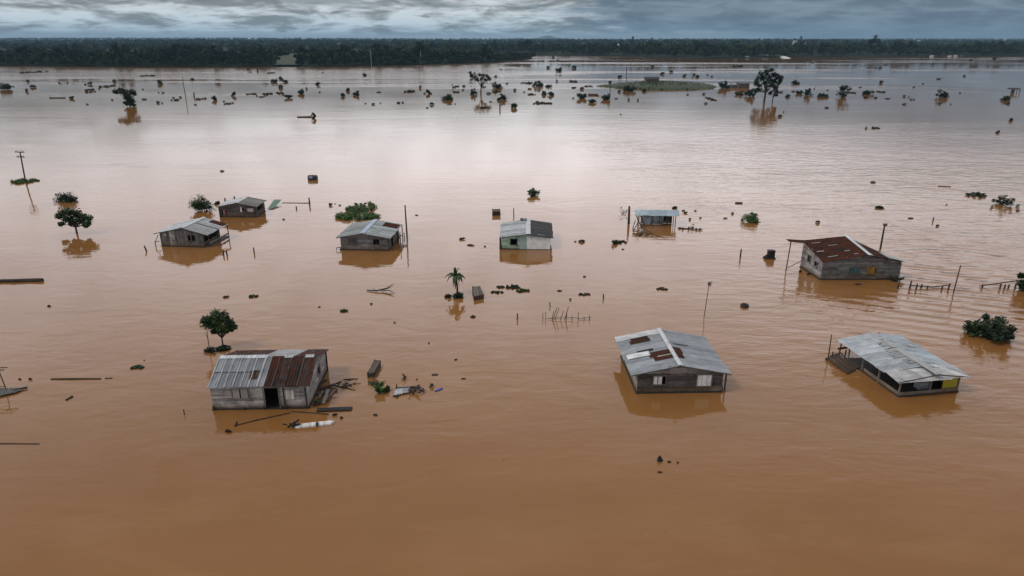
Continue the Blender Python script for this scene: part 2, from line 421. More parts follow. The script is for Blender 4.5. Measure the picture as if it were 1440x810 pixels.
for k, fct in enumerate([0, .012, .05, .15, .3, .5, .75, 1.0, 1.3, 1.7, 2.1, 2.5, 2.8, 3.2, 3.8, 4.6, 6, 8, 10]):
    r = []
    for px in pxs:
        b0 = W(px, interp(RIGHTBANK, px)); d = b0.y * (1 + fct) if fct < 1 else b0.y * 2 + (fct - 1) * 1000
        x = b0.x / b0.y * d
        z = -0.3 if k == 0 else (0.8 if k == 1 else hillz(px, d))
        r.append((x, d, z))
    rows.append(r)
tag(grid_mesh('terrain', rows, M_LAND), kind='structure')
rows = []
pl = [p for p in np.arange(-500, 753, 12)]
for k, s_ in enumerate([0, .03, .2, .6, .9, 1.0]):
    r = []
    for px in pl:
        f0 = W(px, interp(LEFTBANK, px)); depth = 420 * min(1, (756 - px) / 260.0) ** 0.7
        d = f0.y + depth * s_
        r.append((f0.x / f0.y * d, d, (-0.3, 0.7, 1.4, 1.4, 0.7, -0.3)[k]))
    rows.append(r)
tag(grid_mesh('riverbank', rows, M_LAND), kind='structure')
mm, mt_, mb_ = new_mat('blue mountain'); mb_.inputs['Base Color'].default_value = (0.06, 0.08, 0.06, 1); mb_.inputs['Roughness'].default_value = 1
rows = []
for k in range(7):
    r = []
    for j in range(41):
        s_ = j / 40; u = s_ * 2 - 1; prof = max(0, (1 - abs(u) ** 1.6)) * (0.75 + 0.2 * math.sin(9 * s_ + 1) + 0.12 * math.sin(23 * s_)) + 0.22 * math.exp(-((s_ - 0.62) / 0.05) ** 2)
        r.append((12400 * (680 + 140 * s_ - 720) / FPX, 12000 + 110 * k, 2 + 88 * prof * math.sin(math.pi * k / 6) ** 0.8))
    rows.append(r)
tag(grid_mesh('mountain', rows, mm), kind='structure')

# ------------------------------------------------------------------ forest
def tree_quads(rng, pos, hgt, rad, nleaf, base, tall=None):
    """canopy quads for many trees: pos (k,3), hgt, rad (k)"""
    VV, CC = [], []
    k = len(pos); ncl = 7
    cc = rng.normal(size=(k, ncl, 3)); cc /= np.linalg.norm(cc, axis=2)[:, :, None]
    cc *= rng.uniform(0.2, 0.85, (k, ncl, 1))
    cen = pos[:, None, :] + np.stack([cc[..., 0] * rad[:, None], cc[..., 1] * rad[:, None], hgt[:, None] * 0.62 + cc[..., 2] * hgt[:, None] * 0.36], -1)
    n = k * nleaf; ti = np.repeat(np.arange(k), nleaf); ci = rng.integers(0, ncl, n)
    d = rng.normal(size=(n, 3)); d /= np.linalg.norm(d, axis=1)[:, None]
    p = cen[ti, ci] + d * (rad[ti] * 0.5)[:, None] * rng.uniform(0.5, 1.0, (n, 1)) * np.array([1, 1, 0.75])
    p[:, 2] = np.maximum(p[:, 2], 0.6 + pos[ti, 2])
    a = rng.normal(size=(n, 3)); a /= np.linalg.norm(a, axis=1)[:, None]
    b = np.cross(a, rng.normal(size=(n, 3))); b /= np.linalg.norm(b, axis=1)[:, None]
    s = (rad[ti] * 0.30 * (130 / nleaf) ** 0.4)[:, None] * rng.uniform(0.6, 1.3, (n, 1))
    V = np.stack([p - a * s, p + b * s * 0.7, p + a * s, p - b * s * 0.7], 1)
    tt = rng.uniform(0.55, 1.5, k)[ti] * rng.uniform(0.75, 1.3, (k, ncl))[ti, ci] * rng.uniform(0.8, 1.2, n)
    C = np.array(base)[None] * tt[:, None]; C[:, 0] *= rng.uniform(0.75, 1.35, k)[ti]
    return V, np.clip(C, 0.003, 1)

FG = (0.026, 0.042, 0.018)
def forest(name, label, tab, n, depth, hlo, hhi, nleaf, px0, px1, seed, group=None, base=FG):
    rng = np.random.default_rng(seed); P = []; H = []; Rr = []
    while len(P) < n:
        px = rng.uniform(px0, px1); f0 = W(px, interp(tab, px))
        dep = depth * (min(1, (757 - px) / 260.0) ** 0.7 if tab is LEFTBANK else 1.0)
        s_ = rng.uniform(0, 1) ** 1.6 * dep + 3
        d = f0.y + s_
        if tab is LEFTBANK and 386 < px < 420 and s_ < 90 and rng.uniform() < 0.93: continue    # the grassy clearing
        edge = min(1.0, 0.35 + s_ / 28.0)
        P.append((f0.x / f0.y * d, d, 1.0)); hh = rng.uniform(hlo, hhi) * edge
        if rng.uniform() < 0.10 and edge > 0.9: hh *= rng.uniform(1.2, 1.6)
        if tab is LEFTBANK: hh *= 0.6 + 0.4 * min(1, (775 - px) / 200.0)
        H.append(hh); Rr.append(hh * rng.uniform(0.24, 0.42) + 0.8)
    V, C = tree_quads(rng, np.array(P), np.array(H), np.array(Rr), nleaf, base)
    o = np_quads(name, V, C, M_FOREST); tag(o, label, 'forest', kind='stuff'); return o
forest('forest', 'dense dark riverside forest along the left bank', LEFTBANK, 1900, 200, 5.5, 12.0, 120, -150, 752, 11)
forest('forest', 'dense dark forest along the right far bank', RIGHTBANK, 1700, 300, 8, 15.5, 80, 560, 1640, 12)
rng = np.random.default_rng(21); P = []; H = []; Rr = []
for i in range(9500):
    px = rng.uniform(-120, 1560); d = 1080 + 4900 * rng.uniform()
    z = hillz(px, d); P.append(((px - 720) / FPX * d * 1.064 / 1.0, d, z)); h = rng.uniform(8, 14); H.append(h); Rr.append(h * rng.uniform(0.4, 0.65))
V, C = tree_quads(rng, np.array(P), np.array(H), np.array(Rr), 26, FG)
tag(np_quads('hill_forest', V, C, M_FOREST), 'hazy blue green woods covering the low hills on the horizon', 'forest', kind='stuff')

# single trees that stand out of the forest
def big_tree(px, pyb, hpx, wpx, label, seed, trunk=False, group='tall trees rising out of the far forest', dback=25, shape='round'):
    p = W(px, pyb); d = p.y + dback; p = Vector((p.x / p.y * d, d, 1.2)); k = mpp(p); h = hpx * k; r = wpx * k / 2
    root = empty('forest_tree', p); tag(root, label, 'tree', group)
    rng = np.random.default_rng(seed); rd = random.Random(seed)
    m = MB(); m.tube([(0, 0, 0), (0.1, 0, h * .4), (0, 0.1, h * .75)], [0.5, 0.38, 0.2], (0.30, 0.28, 0.25, 0) if trunk else BARK, 6)
    for q in range(4):
        a = rd.uniform(0, 6.28); m.tube([(0, 0, h * .55), (r * .6 * math.cos(a), r * .6 * math.sin(a), h * .8)], [0.2, .08], BARK, 5)
    m.build('trunk', M_WOOD, root)
    c = rng.normal(size=(9, 3)); c /= np.linalg.norm(c, axis=1)[:, None]; c *= rng.uniform(.3, .8, (9, 1))
    lo = 0.74 if trunk else 0.62
    cen = np.stack([c[:, 0] * r, c[:, 1] * r, h * lo + c[:, 2] * h * (1 - lo) * 0.9], 1)
    grown('crown', root, root, 260, r * 0.42, FG, cen, np.full(9, r * 0.42), 0.8, seed=seed, mat=M_FOREST)
for i, a in enumerate([
    (30, 93, 25, 16, 'broad dark tree above the forest at the far left bank', 0),
    (85, 93.5, 27, 14, 'rounded dark tree in the left forest beside a double crown', 0),
    (101, 93.5, 28, 13, 'double-crowned dark tree in the left forest', 0),
    (168, 94, 35, 14, 'tallest dark crown over the left forest, clear of the blue hills', 0),
    (181, 94, 31, 11, 'slim dark crown right next to the tallest left forest tree', 0),
    (304, 94.3, 28, 13, 'pale-trunked tree at the water edge of the left forest', 1),
    (368, 94, 30, 15, 'wide dark tree just left of the grassy clearing', 0),
    (425, 94, 28, 14, 'pale-trunked tree standing just right of the grassy clearing', 1),
    (531, 93, 33, 12, 'pointed dark tree beside the tall thin mast', 0),
    (592, 92, 29, 16, 'pale-trunked spreading tree in the forest right of the mast', 1),
    (682, 89.5, 24, 16, 'round tree near the tip of the wooded point', 0)]):
    big_tree(a[0], a[1], a[2], a[3], a[4], 100 + i, bool(a[5]))
for i, a in enumerate([(888, 79.5, 25, 9, 'lone tall crown above the far right bank left of the rain cloud', 0),
    (1124, 80, 27, 9, 'dark crown beside the white hilltop house on the far right bank', 0),
    (1229, 80, 30, 13, 'broad dome-shaped crown topping the far right treeline', 0)]):
    big_tree(a[0], a[1], a[2], a[3], a[4], 130 + i, False, dback=200)

# grassy clearing and the sandbank
def patch(name, pts, z, mat, kind='structure', label=None, cat=None):
    m = MB(); n = len(pts); m.prism([(p.x, p.y, -0.4) for p in pts], [(p.x, p.y, z) for p in pts], (0.06, 0.11, 0.03, 0))
    o = m.build(name, mat); tag(o, label, cat, kind=kind); return o
gm, gt, gb = new_mat('meadow'); gn = gt.noise(objc(gt), 0.15, 5, 0.6); gt.l.new(gt.mix(gt.ramp(gn, .35, .65), (0.020, 0.036, 0.011), (0.034, 0.056, 0.018)), gb.inputs['Base Color']); gb.inputs['Roughness'].default_value = 0.9
rows = []
for k in range(6):
    rows.append([(W(px, 94.3).x / W(px, 94.3).y * (W(px, 94.3).y + 6 + 20 * k), W(px, 94.3).y + 6 + 20 * k, 1.6 + 1.5 * k) for px in range(386, 423, 4)])
tag(grid_mesh('field', rows, gm), kind='structure')
sm, st_, sb = new_mat('pale sand'); sb.inputs['Base Color'].default_value = (0.62, 0.6, 0.56, 1); sb.inputs['Roughness'].default_value = 0.9
a, b_ = W(1090, 78.9), W(1112, 82.2)
rows = []
for k in range(5):
    s_ = k / 4 - 0.5
    rows.append([(a.x + (b_.x - a.x) * j / 12, a.y + (b_.y - a.y) * j / 12 + s_ * 46 * math.sin(math.pi * (j + .5) / 13) * .7, -0.2 + 2.0 * math.sin(math.pi * (j + .5) / 13) * (1 - 4 * s_ * s_)) for j in range(13)])
tag(grid_mesh('sandbank', rows, sm), kind='structure')

# white buildings and masts far off
def far_house(px, pyb, wpx, hpx, label, back=60, tint_=(0.55, 0.55, 0.54), roof=(0.42, 0.42, 0.42), z0=None, group='pale buildings among the far trees', lift=True, d=None):
    p = W(px, 90); d = d or W(px, pyb).y; p = Vector((p.x / p.y * d, d, 1.0)); k = mpp(p)
    p.z = max(0.5, zat(Vector((p.x, p.y, 0)), pyb)) if lift else 0.0
    w_, h_ = wpx * k, hpx * k
    root = empty('far_house', p); tag(root, label, 'house', group)
    dep = max(6.0, w_ * 0.6)
    m = MB(); m.box((-w_ / 2, 0, -p.z), (w_ / 2, dep, h_ * .72), tint_ + (0,)); wl = m.build('wall', M_PAINT, root)
    m = MB(); e = 0.4
    m.prism([(-w_ / 2 - e, -e, h_ * .72), (w_ / 2 + e, -e, h_ * .72), (w_ / 2 + e, dep + e, h_ * .72), (-w_ / 2 - e, dep + e, h_ * .72)],
            [(-w_ / 2 - e, dep * .45, h_), (w_ / 2 + e, dep * .45, h_), (w_ / 2 + e, dep * .55, h_), (-w_ / 2 - e, dep * .55, h_)], roof + (0,))
    m.build('roof', M_PAINT, root)
    if wpx > 4:
        n = 3
        for q in range(n):
            x = (q + .5) / n * w_ - w_ / 2
            m = MB(); m.box((x - .6, -0.05, h_ * .2), (x + .6, 0.04, h_ * .5), (0.05, 0.06, 0.07, 0)); m.build('window', M_PAINT, root)
for a in [(118, 61, 4, 2.6, 'small white house on the hazy hillside at the far left', 2500), (121.5, 60.6, 3.4, 3.2, 'white house beside its smaller twin on the left hillside', 2520),
          (309, 62.5, 8, 2.6, 'long pale building low on the hillside above the left forest', 2600), (318, 61.5, 3, 3.4, 'narrow pale house right of the long hillside building', 2600),
          (363, 61.8, 3, 3, 'small white house left of the bright hillside block', 2500), (370, 61.6, 4, 4.4, 'brightest white block on the hillside above the clearing', 2500),
          (461, 62, 5, 3, 'pale grey house on the hillside right of the clearing', 2600), 
          (384, 83.5, 7, 3.4, 'white house at the left edge of the grassy clearing', 690), (401, 78.6, 10, 3.4, 'long white house at the back of the grassy clearing', 735),
          (541, 79.5, 9, 3.6, 'faint grey roof half hidden behind trees right of the mast', 700),
          (1114.5, 60.2, 5, 2.8, 'white house on top of the far right woods', 1900), (1287, 58.8, 3, 2.2, 'tiny white house high in the far right woods', 2300),
          (1406, 55.6, 3, 2, 'tiny pale house on the skyline at the far right', 4300)]:
    far_house(a[0], a[1], a[2], a[3], a[4], d=a[5])
for a in [(1034, 79.6, 4.4, 3.4, 'white hut at the far waterline left of the sandbank'), (1050.5, 81.2, 3.6, 2, 'low white hut at the far waterline between two others'), (1076, 80, 8, 3.4, 'long white shed at the far waterline beside the sandbank'),
          (1310, 79.6, 3, 1.8, 'leftmost white shed on the far right waterline'), (1335, 79.6, 2.4, 1.7, 'middle white shed on the far right waterline'), (1343, 79.4, 2.6, 2.0, 'white shed right of the middle one on the far right waterline'), (1350, 78.8, 4, 1.3, 'rightmost low shed on the far right waterline')]:
    p = W(a[0], a[1]); far_house(a[0], a[1], a[2], a[3], a[4], d=p.y - 4, lift=False)
def far_mast(px, pyt, pyb, label, d=None, rad=0.35, name='mast', colr=(0.25, 0.25, 0.25, 0), mw=3.0):
    p = W(px, pyb) if d is None else Vector((0, d, 0))
    if d: q = W(px, 90); p = Vector((q.x / q.y * d, d, 0))
    h = zat(p, pyt); root = empty(name, (p.x, p.y, 0)); tag(root, label, name)
    m = MB(); m.tube([(0, 0, 0), (0, 0, h)], [rad, rad * .6], colr, 6); m.build('pole', M_WOOD, root)
    m = MB()
    for f in (0.8, 0.92): m = MB(); m.beam((-mw / 2, 0, h * f), (mw / 2, 0, h * f), rad, rad, colr); m.build('crossarm', M_WOOD, root)
far_mast(522.5, 71.5, 93.5, 'tall thin pale mast at the water edge before the left forest', rad=0.22, colr=(0.42, 0.42, 0.42, 0), mw=1.4)
far_mast(634.5, 53, 0, 'short dark mast on the horizon over the left woods', d=2600, rad=1.0)
far_mast(795, 50.5, 0, 'thin grey mast on the horizon right of the wooded point', d=2200, rad=0.7)
far_mast(176, 50.5, 0, 'thin dark mast on the skyline at the left', d=4200, rad=1.2)
far_mast(1426, 43, 0, 'very faint tall mast on the skyline at the far right', d=5200, rad=1.4)
p = W(868, 90); d_ = 1250; root = empty('water_tower', (p.x / p.y * d_, d_, 1)); tag(root, 'white water tower standing in the far right woods', 'water tower')
zt = zat(Vector((0, d_, 0)), 62.5)
m = MB(); m.tube([(0, 0, zt - 4.5), (0, 0, zt - 3.8), (0, 0, zt - .6), (0, 0, zt)], [1.2, 2.0, 2.0, .6], (0.75, 0.76, 0.76, 0), 12); m.build('tank', M_PAINT, root)
m = MB(); m.tube([(0, 0, 0), (0, 0, zt - 4.4)], [1.0, .9], (0.6, 0.61, 0.61, 0), 8); m.build('shaft', M_PAINT, root)

# ------------------------------------------------------------------ houses
def vcol(rd, base, v=0.25):
    k = rd.uniform(1 - v, 1 + v); return (base[0] * k, base[1] * k, base[2] * k, 0)
def wall(mb, rd, p0, p1, top, openings, base, mode='h', bh=0.2, z0=0.06, t=0.035, v=0.28, override=None, missing=0.0):
    """boards from p0 to p1 (2D), top(s) roof height, openings (s0,s1,z0,z1); outside is to the right of p0->p1 when seen from above"""
    p0 = Vector((p0[0], p0[1])); p1 = Vector((p1[0], p1[1])); L = (p1 - p0).length; d = (p1 - p0) / L; nrm = Vector((d.y, -d.x))
    def pt(s, z, o): q = p0 + d * s + nrm * o; return (q.x, q.y, z)
    S = [L * i / 120 for i in range(121)]; tops = [top(s) for s in S]; zm = max(tops)
    def span(z):
        ok = [s for s, h in zip(S, tops) if h >= z - 1e-6]; return (min(ok), max(ok)) if ok else None
    def board(pr, c):
        o = rd.uniform(0.0, 0.014)
        mb.prism([pt(s, z, o - t) for s, z in pr], [pt(s, z, o) for s, z in pr], c)
    if mode == 'h':
        zs = [z0]
        while zs[-1] < zm - 0.02: zs.append(zs[-1] + bh * rd.uniform(0.9, 1.1))
        zs[-1] = zm
        for o in openings: zs += [o[2], o[3]]
        zs = sorted(set(zs)); zs = [z for i, z in enumerate(zs) if i == 0 or z - zs[i - 1] > 0.015]
        for a, b in zip(zs[:-1], zs[1:]):
            A, B = span(a), span(b)
            if A is None: continue
            if B is None: mdl = 0.5 * (A[0] + A[1]); B = (mdl, mdl)
            cuts = sorted([(o[0], o[1]) for o in openings if o[2] < (a + b) / 2 < o[3]])
            iv = [0.0]
            for c in cuts: iv += [c[0], c[1]]
            iv.append(L)
            for i in range(0, len(iv), 2):
                s0, s1 = iv[i], iv[i + 1]
                seg = [s0]
                while s1 - seg[-1] > 2.6: seg.append(seg[-1] + rd.uniform(1.2, 2.4))
                seg.append(s1)
                for e0, e1 in zip(seg[:-1], seg[1:]):
                    a0, a1 = max(e0, A[0]), min(e1, A[1]); b0, b1 = max(e0, B[0]), min(e1, B[1])
                    if a1 - a0 < 0.02 or rd.random() < missing: continue
                    if b1 < b0: b0 = b1 = min(max(0.5 * (b0 + b1), a0), a1)
                    cc = override(0.5 * (a0 + a1), 0.5 * (a + b)) if override else None
                    board([(a0 + .004, a + .006), (a1 - .004, a + .006), (b1 - .004, b - .003), (b0 + .004, b - .003)], vcol(rd, cc or base, v))
    else:
        n = max(2, int(L / bh)); es = [L * i / n for i in range(n + 1)]
        for o in openings: es += [o[0], o[1]]
        es = sorted(set(es)); es = [e for i, e in enumerate(es) if i == 0 or e - es[i - 1] > 0.02]
        for s0, s1 in zip(es[:-1], es[1:]):
            sm_ = (s0 + s1) / 2; zc = [z0]
            for o in sorted([o for o in openings if o[0] < sm_ < o[1]], key=lambda o: o[2]): zc += [o[2], o[3]]
            zc.append(None)
            for i in range(0, len(zc), 2):
                a, b = zc[i], zc[i + 1]
                if b is not None and b - a < 0.02: continue
                c = override(sm_, a) if override else None
                ta, tb = (top(s0), top(s1)) if b is None else (b, b)
                if min(ta, tb) - a < 0.02: continue
                board([(s0 + .004, a + rd.uniform(-.02, .02) * (i == 0)), (s1 - .004, a), (s1 - .004, tb), (s0 + .004, ta)], vcol(rd, c or base, v))

def slope(mb, rd, e0, e1, r0, r1, spec, sheet=0.78, nrow=1, pitch=0.19, amp=0.016, lift=0.0, jag=0.05):
    """corrugated sheets between eave line e0-e1 and ridge line r0-r1; spec(u, row)->(colour, rust)"""
    e0, e1, r0, r1 = map(Vector, (e0, e1, r0, r1)); L = (e1 - e0).length
    nrm = (e1 - e0).cross(r0 - e0).normalized()
    if nrm.z < 0: nrm = -nrm
    ns = max(1, int(round(L / sheet)))
    for k in range(ns):
        for row in range(nrow):
            ua, ub = k / ns, min(1.0, (k + 1) / ns + 0.05 / L)
            va, vb = row / nrow, min(1.0, (row + 1) / nrow + (0.03 if row < nrow - 1 else 0))
            colr, rust = spec((ua + ub) / 2, row)
            q = rd.uniform(0.74, 1.16); c = (colr[0] * q, colr[1] * q, colr[2] * q, rust)
            nseg = max(4, int((ub - ua) * L / pitch * 4)); o = len(mb.v); lf = lift + row * 0.012 + (k % 2) * 0.006 + rd.uniform(0, .006)
            ja = rd.uniform(-jag, jag) if row == 0 else 0.0
            for i in range(nseg + 1):
                u = ua + (ub - ua) * i / nseg; bulge = amp * math.sin(2 * math.pi * u * L / pitch)
                for v_ in (va + ja / max((r0 - e0).length, .1), vb):
                    p = (e0.lerp(e1, u)).lerp(r0.lerp(r1, u), v_)
                    for dz in (0.0, -0.012): mb.v.append(tuple(p + nrm * (bulge + lf + dz)))
            for i in range(nseg):
                a = o + i * 4; b = a + 4
                mb.face((a, b, b + 2, a + 2), c); mb.face((a + 1, a + 3, b + 3, b + 1), c)
                mb.face((a, a + 1, b + 1, b), c); mb.face((a + 2, b + 2, b + 3, a + 3), c)
            a = o; mb.face((a, a + 2, a + 3, a + 1), c); a = o + nseg * 4; mb.face((a, a + 1, a + 3, a + 2), c)

def lerp3(e0, e1, r0, r1, u, v):
    return Vector(e0).lerp(Vector(e1), u).lerp(Vector(r0).lerp(Vector(r1), u), v)
def subsheet(mb, rd, S, u0, u1, v0, v1, colr, rust, lift=0.035):
    """one loose sheet laid on a slope S=(e0,e1,r0,r1)"""
    slope(mb, rd, lerp3(*S, u0, v0), lerp3(*S, u1, v0), lerp3(*S, u0, v1), lerp3(*S, u1, v1), lambda u, r: (colr, rust), sheet=5, lift=lift, jag=0)

GREY = (0.36, 0.385, 0.40); LGREY = (0.52, 0.545, 0.56); WHITE = (0.74, 0.76, 0.77); DKMET = (0.07, 0.068, 0.066); BLUEM = (0.40, 0.47, 0.50)
BRD = (0.25, 0.245, 0.24); BRDD = (0.10, 0.096, 0.09); DK = (0.035, 0.03, 0.025, 0)

def frame(root, name, p0, p1, s0, s1, z0, z1, colr, shutters=(), label=None, wd=0.06, proud=0.03, bars=0):
    """window or door surround round an opening; shutters: (s0,s1,colour) panels as sub-parts"""
    p0 = Vector(p0[:2]); p1 = Vector(p1[:2]); d = (p1 - p0).normalized(); nrm = Vector((d.y, -d.x))
    def P(s, z, o=proud): q = p0 + d * s + nrm * o; return Vector((q.x, q.y, z))
    m = MB(); c = colr + (0,); up = (nrm.x, nrm.y, 0)
    m.beam(P(s0 - wd / 2, z0), P(s0 - wd / 2, z1), wd, .05, c, up); m.beam(P(s1 + wd / 2, z0), P(s1 + wd / 2, z1), wd, .05, c, up)
    m.beam(P(s0 - wd, z1 + wd / 2), P(s1 + wd, z1 + wd / 2), .05, wd, c)
    if name == 'window': m.beam(P(s0 - wd, z0 - wd / 2, proud + .01), P(s1 + wd, z0 - wd / 2, proud + .01), .07, wd, c)
    for b in range(bars):
        s = s0 + (s1 - s0) * (b + 1) / (bars + 1); m.beam(P(s, z0, 0), P(s, z1, 0), .035, .035, c, up)
    o = m.build(name, M_PAINT, root)
    if label: o['label'] = label
    for sa, sb_, cc in shutters:
        m = MB()
        n = 3
        for i in range(n):
            a = sa + (sb_ - sa) * i / n; b = sa + (sb_ - sa) * (i + 1) / n
            m.prism([P(a + .003, z0 + .01, 0), P(b - .003, z0 + .01, 0), P(b - .003, z1 - .01, 0), P(a + .003, z1 - .01, 0)],
                    [P(a + .003, z0 + .01, proud + .005 + .003 * i), P(b - .003, z0 + .01, proud + .005 + .003 * i), P(b - .003, z1 - .01, proud + .005 + .003 * i), P(a + .003, z1 - .01, proud + .005 + .003 * i)], cc + (0,))
        m.build('shutter', M_PAINT, o)
    return o

class House:
    """gable house, ridge running back (local y), front wall on local y=0"""
    def __init__(s, label, x, y, yaw, L, D, he, hr, os=.3, of=.2, ob=.3, r=.5, seed=1, group='flooded houses standing in the brown water'):
        s.__dict__.update(L=L, D=D, he=he, hr=hr, os=os, of=of, ob=ob, r=r); s.rd = random.Random(seed)
        s.root = empty('flooded_house', (x, y, 0), yaw); tag(s.root, label, 'house', group)
        s.LS = ((-os, -of, he), (-os, D + ob, he), (L * r, -of, hr), (L * r, D + ob, hr))
        s.RS = ((L + os, -of, he), (L + os, D + ob, he), (L * r, -of, hr), (L * r, D + ob, hr))
    def rz(s, x):
        return s.he + (s.hr - s.he) * ((x + s.os) / (s.L * s.r + s.os) if x < s.L * s.r else (s.L + s.os - x) / (s.L + s.os - s.L * s.r)) - 0.03
    def walls(s, base, front=(), right=(), back=(), left=(), mode='h', bh=.2, sides='frbl', z0=0.06, ov=None, sidebase=None, v=.28, ovr=None, modes=None):
        L, D = s.L, s.D; sb_ = sidebase or base
        for k, p0, p1, top, op, bs in (('f', (0, 0), (L, 0), lambda q: s.rz(q), front, base), ('r', (L, 0), (L, D), lambda q: s.rz(L), right, sb_),
                                       ('b', (L, D), (0, D), lambda q: s.rz(L - q), back, sb_), ('l', (0, D), (0, 0), lambda q: s.rz(0), left, sb_)):
            if k not in sides: continue
            m = MB(); md = (modes or {}).get(k, mode)
            off = 0.04
            if k in 'rl': # butt side walls between front and back walls
                p0 = (p0[0], p0[1] + (off if p1[1] > p0[1] else -off)); p1 = (p1[0], p1[1] - (off if p1[1] > p0[1] else -off))
            wall(m, s.rd, p0, p1, top, op, bs, md, bh, z0, override=ov if k == 'f' else ovr if k == 'r' else None, v=v)
            m.build('wall', M_BOARD_H if md == 'h' else M_BOARD_V, s.root)
        # floor, sill beams and corner posts
        m = MB(); m.box((.05, .05, -.25), (L - .05, D - .05, .04), DK); m.build('floor', M_WOOD, s.root)
        m = MB(); e = .03
        for a, b in (((-e, -e), (L + e, -e)), ((L + e, -e), (L + e, D + e)), ((L + e, D + e), (-e, D + e)), ((-e, D + e), (-e, -e))):
            m.beam((a[0], a[1], -.03), (b[0], b[1], -.03), .10, .17, DK)
        m.build('sill_beam', M_WOOD, s.root)
    def posts(s, pts, h0=-.4, h1=None, w_=.10, colr=(0.06, .05, .042, 0)):
        for p in pts:
            m = MB(); m.beam((p[0], p[1], h0), (p[0], p[1], p[2] if len(p) > 2 else h1 or s.he), w_, w_, colr); m.build('post', M_WOOD, s.root)
    def roof(s, ls, rs, nrow=1, sheet=.78, extra=None, cap=LGREY, caprust=.2, capw=.26):
        m = MB(); slope(m, s.rd, *s.LS, ls, nrow=nrow, sheet=sheet); slope(m, s.rd, *s.RS, rs, nrow=nrow, sheet=sheet)
        if extra: extra(m)
        ro = m.build('roof', M_SHEET, s.root)
        if cap:
            c = MB(); a, b = Vector((s.L * s.r, -s.of - .02, s.hr + .05)), Vector((s.L * s.r, s.D + s.ob + .02, s.hr + .05))
            dl = Vector((-capw, 0, -capw * (s.hr - s.he) / (s.L * s.r + s.os))); dr = Vector((capw, 0, -capw * (s.hr - s.he) / (s.L * (1 - s.r) + s.os)))
            for d in (dl, dr): c.prism([a, a + d, b + d, b], [a + Vector((0, 0, .012)), a + d + Vector((0, 0, .012)), b + d + Vector((0, 0, .012)), b + Vector((0, 0, .012))], cap + (caprust,))
            c.build('ridge_cap', M_SHEET, ro)
        # rafters / barge boards under the edge
        m = MB(); bc = (.14, .125, .11, 0)
        for y in (-s.of + .05, s.D + s.ob - .05):
            for S in (s.LS, s.RS): m = MB(); m.beam(Vector((S[0][0], y, S[0][2] - .055)), Vector((S[2][0], y, S[2][2] - .055)), .03, .08, bc); m.build('bargeboard', M_WOOD, s.root)

def const(c, r=0.15): return lambda u, row: (c, r)

# --- weathered plank house, front left (its gable end faces right, so local front = right gable)
h = House('grey plank house with half grey, half black-rusted roof and floating boards in front', -12.94, 38.17, 1.605, 5.27, 5.95, 1.61, 2.56, .10, .28, .15, .44, 11)
L, D = h.L, h.D
# left wall of the frame is the long front the photo shows (runs from y=D to y=0)
h.walls((0.40, .395, .38), front=[(2.9, 3.5, .75, 1.35)], left=[(1.55, 2.72, .95, 1.4), (3.92 - .1, 4.72 - .1, 0.06, 1.52)][:0] + [(1.33, 2.35, .82, 1.42), (3.28, 4.18, 0.06, 1.5)], bh=.17, v=.35,
        sidebase=(.36, .355, .34))
lp0, lp1 = (0, D), (0, 0)
frame(h.root, 'window', lp0, lp1, 1.33, 2.35, .82, 1.42, (.2, .185, .17), [(1.36, 1.78, (.33, .31, .29)), (1.86, 2.3, (.30, .28, .26))])
frame(h.root, 'door_frame', lp0, lp1, 3.28, 4.18, .06, 1.5, (.16, .14, .12))
frame(h.root, 'window', (0, 0), (L, 0), 2.9, 3.5, .75, 1.35, (.22, .2, .18))
m = MB()
for i, (sx, wd, cc) in enumerate([(0, .18, (.55, .54, .52)), (.19, .16, (.62, .61, .58)), (.36, .2, (.48, .46, .43)), (.57, .15, (.6, .58, .55))]):
    m.box((-.052 - .004 * i, D - (4.98 + sx + wd) + .55, .68), (-.018, D - (4.98 + sx) + .55, 1.32), cc + (0,))
m.build('boarded_window', M_BOARD_V, h.root)
h.posts([(-.09, D - .05, .3), (-.09, D - 1.95, .2), (-.09, D - 3.2, .22), (-.09, D - 4.3, .22), (-.08, .05, 1.5), (-.075, 1.42, 1.5), (L + .02, -.06, 1.55)], w_=.09)
def s_front(u, row):          # u runs from the right gable (0) to the left (1)
    if u > .50: return ((.27, .29, .31) if row == 0 else (.30, .325, .345), .30 if u < .93 else .2)
    return ((.030, .022, .020) if int(u * 14) % 3 else (.060, .052, .048), .55 if int(u * 17) % 3 else .85)
def s_back(u, row): return ((.32, .33, .34) if .2 < u < .55 else DKMET, .25 if .2 < u < .55 else .66)
def ex1(m):
    for q in range(6): subsheet(m, h.rd, h.LS, .595 + q * .077, .605 + q * .077, .0, .93, (.52, .54, .56), .1, .045)
    subsheet(m, h.rd, h.LS, .50, .99, .47, .49, (.10, .10, .105), .2, .03)  # dark strip: seam between sheet rows with its shadow painted in
    for q in (.12, .25, .37): subsheet(m, h.rd, h.LS, q, q + .010, .0, .95, (.11, .105, .10), .45, .04)
    subsheet(m, h.rd, h.LS, .505, .525, .0, 1.0, LGREY, .25, .05)
    subsheet(m, h.rd, h.LS, .54, .62, .25, .52, (.20, .14, .08), .66, .05)
    subsheet(m, h.rd, h.LS, .50, .985, .93, 1.04, (.62, .65, .67), .12, .055)
    subsheet(m, h.rd, h.LS, .03, .12, .93, 1.03, (.60, .62, .64), .2, .055)
    subsheet(m, h.rd, h.LS, .24, .33, .93, 1.02, (.50, .52, .54), .25, .055)
h.roof(s_front, s_back, nrow=2, sheet=.74, extra=ex1, cap=None)

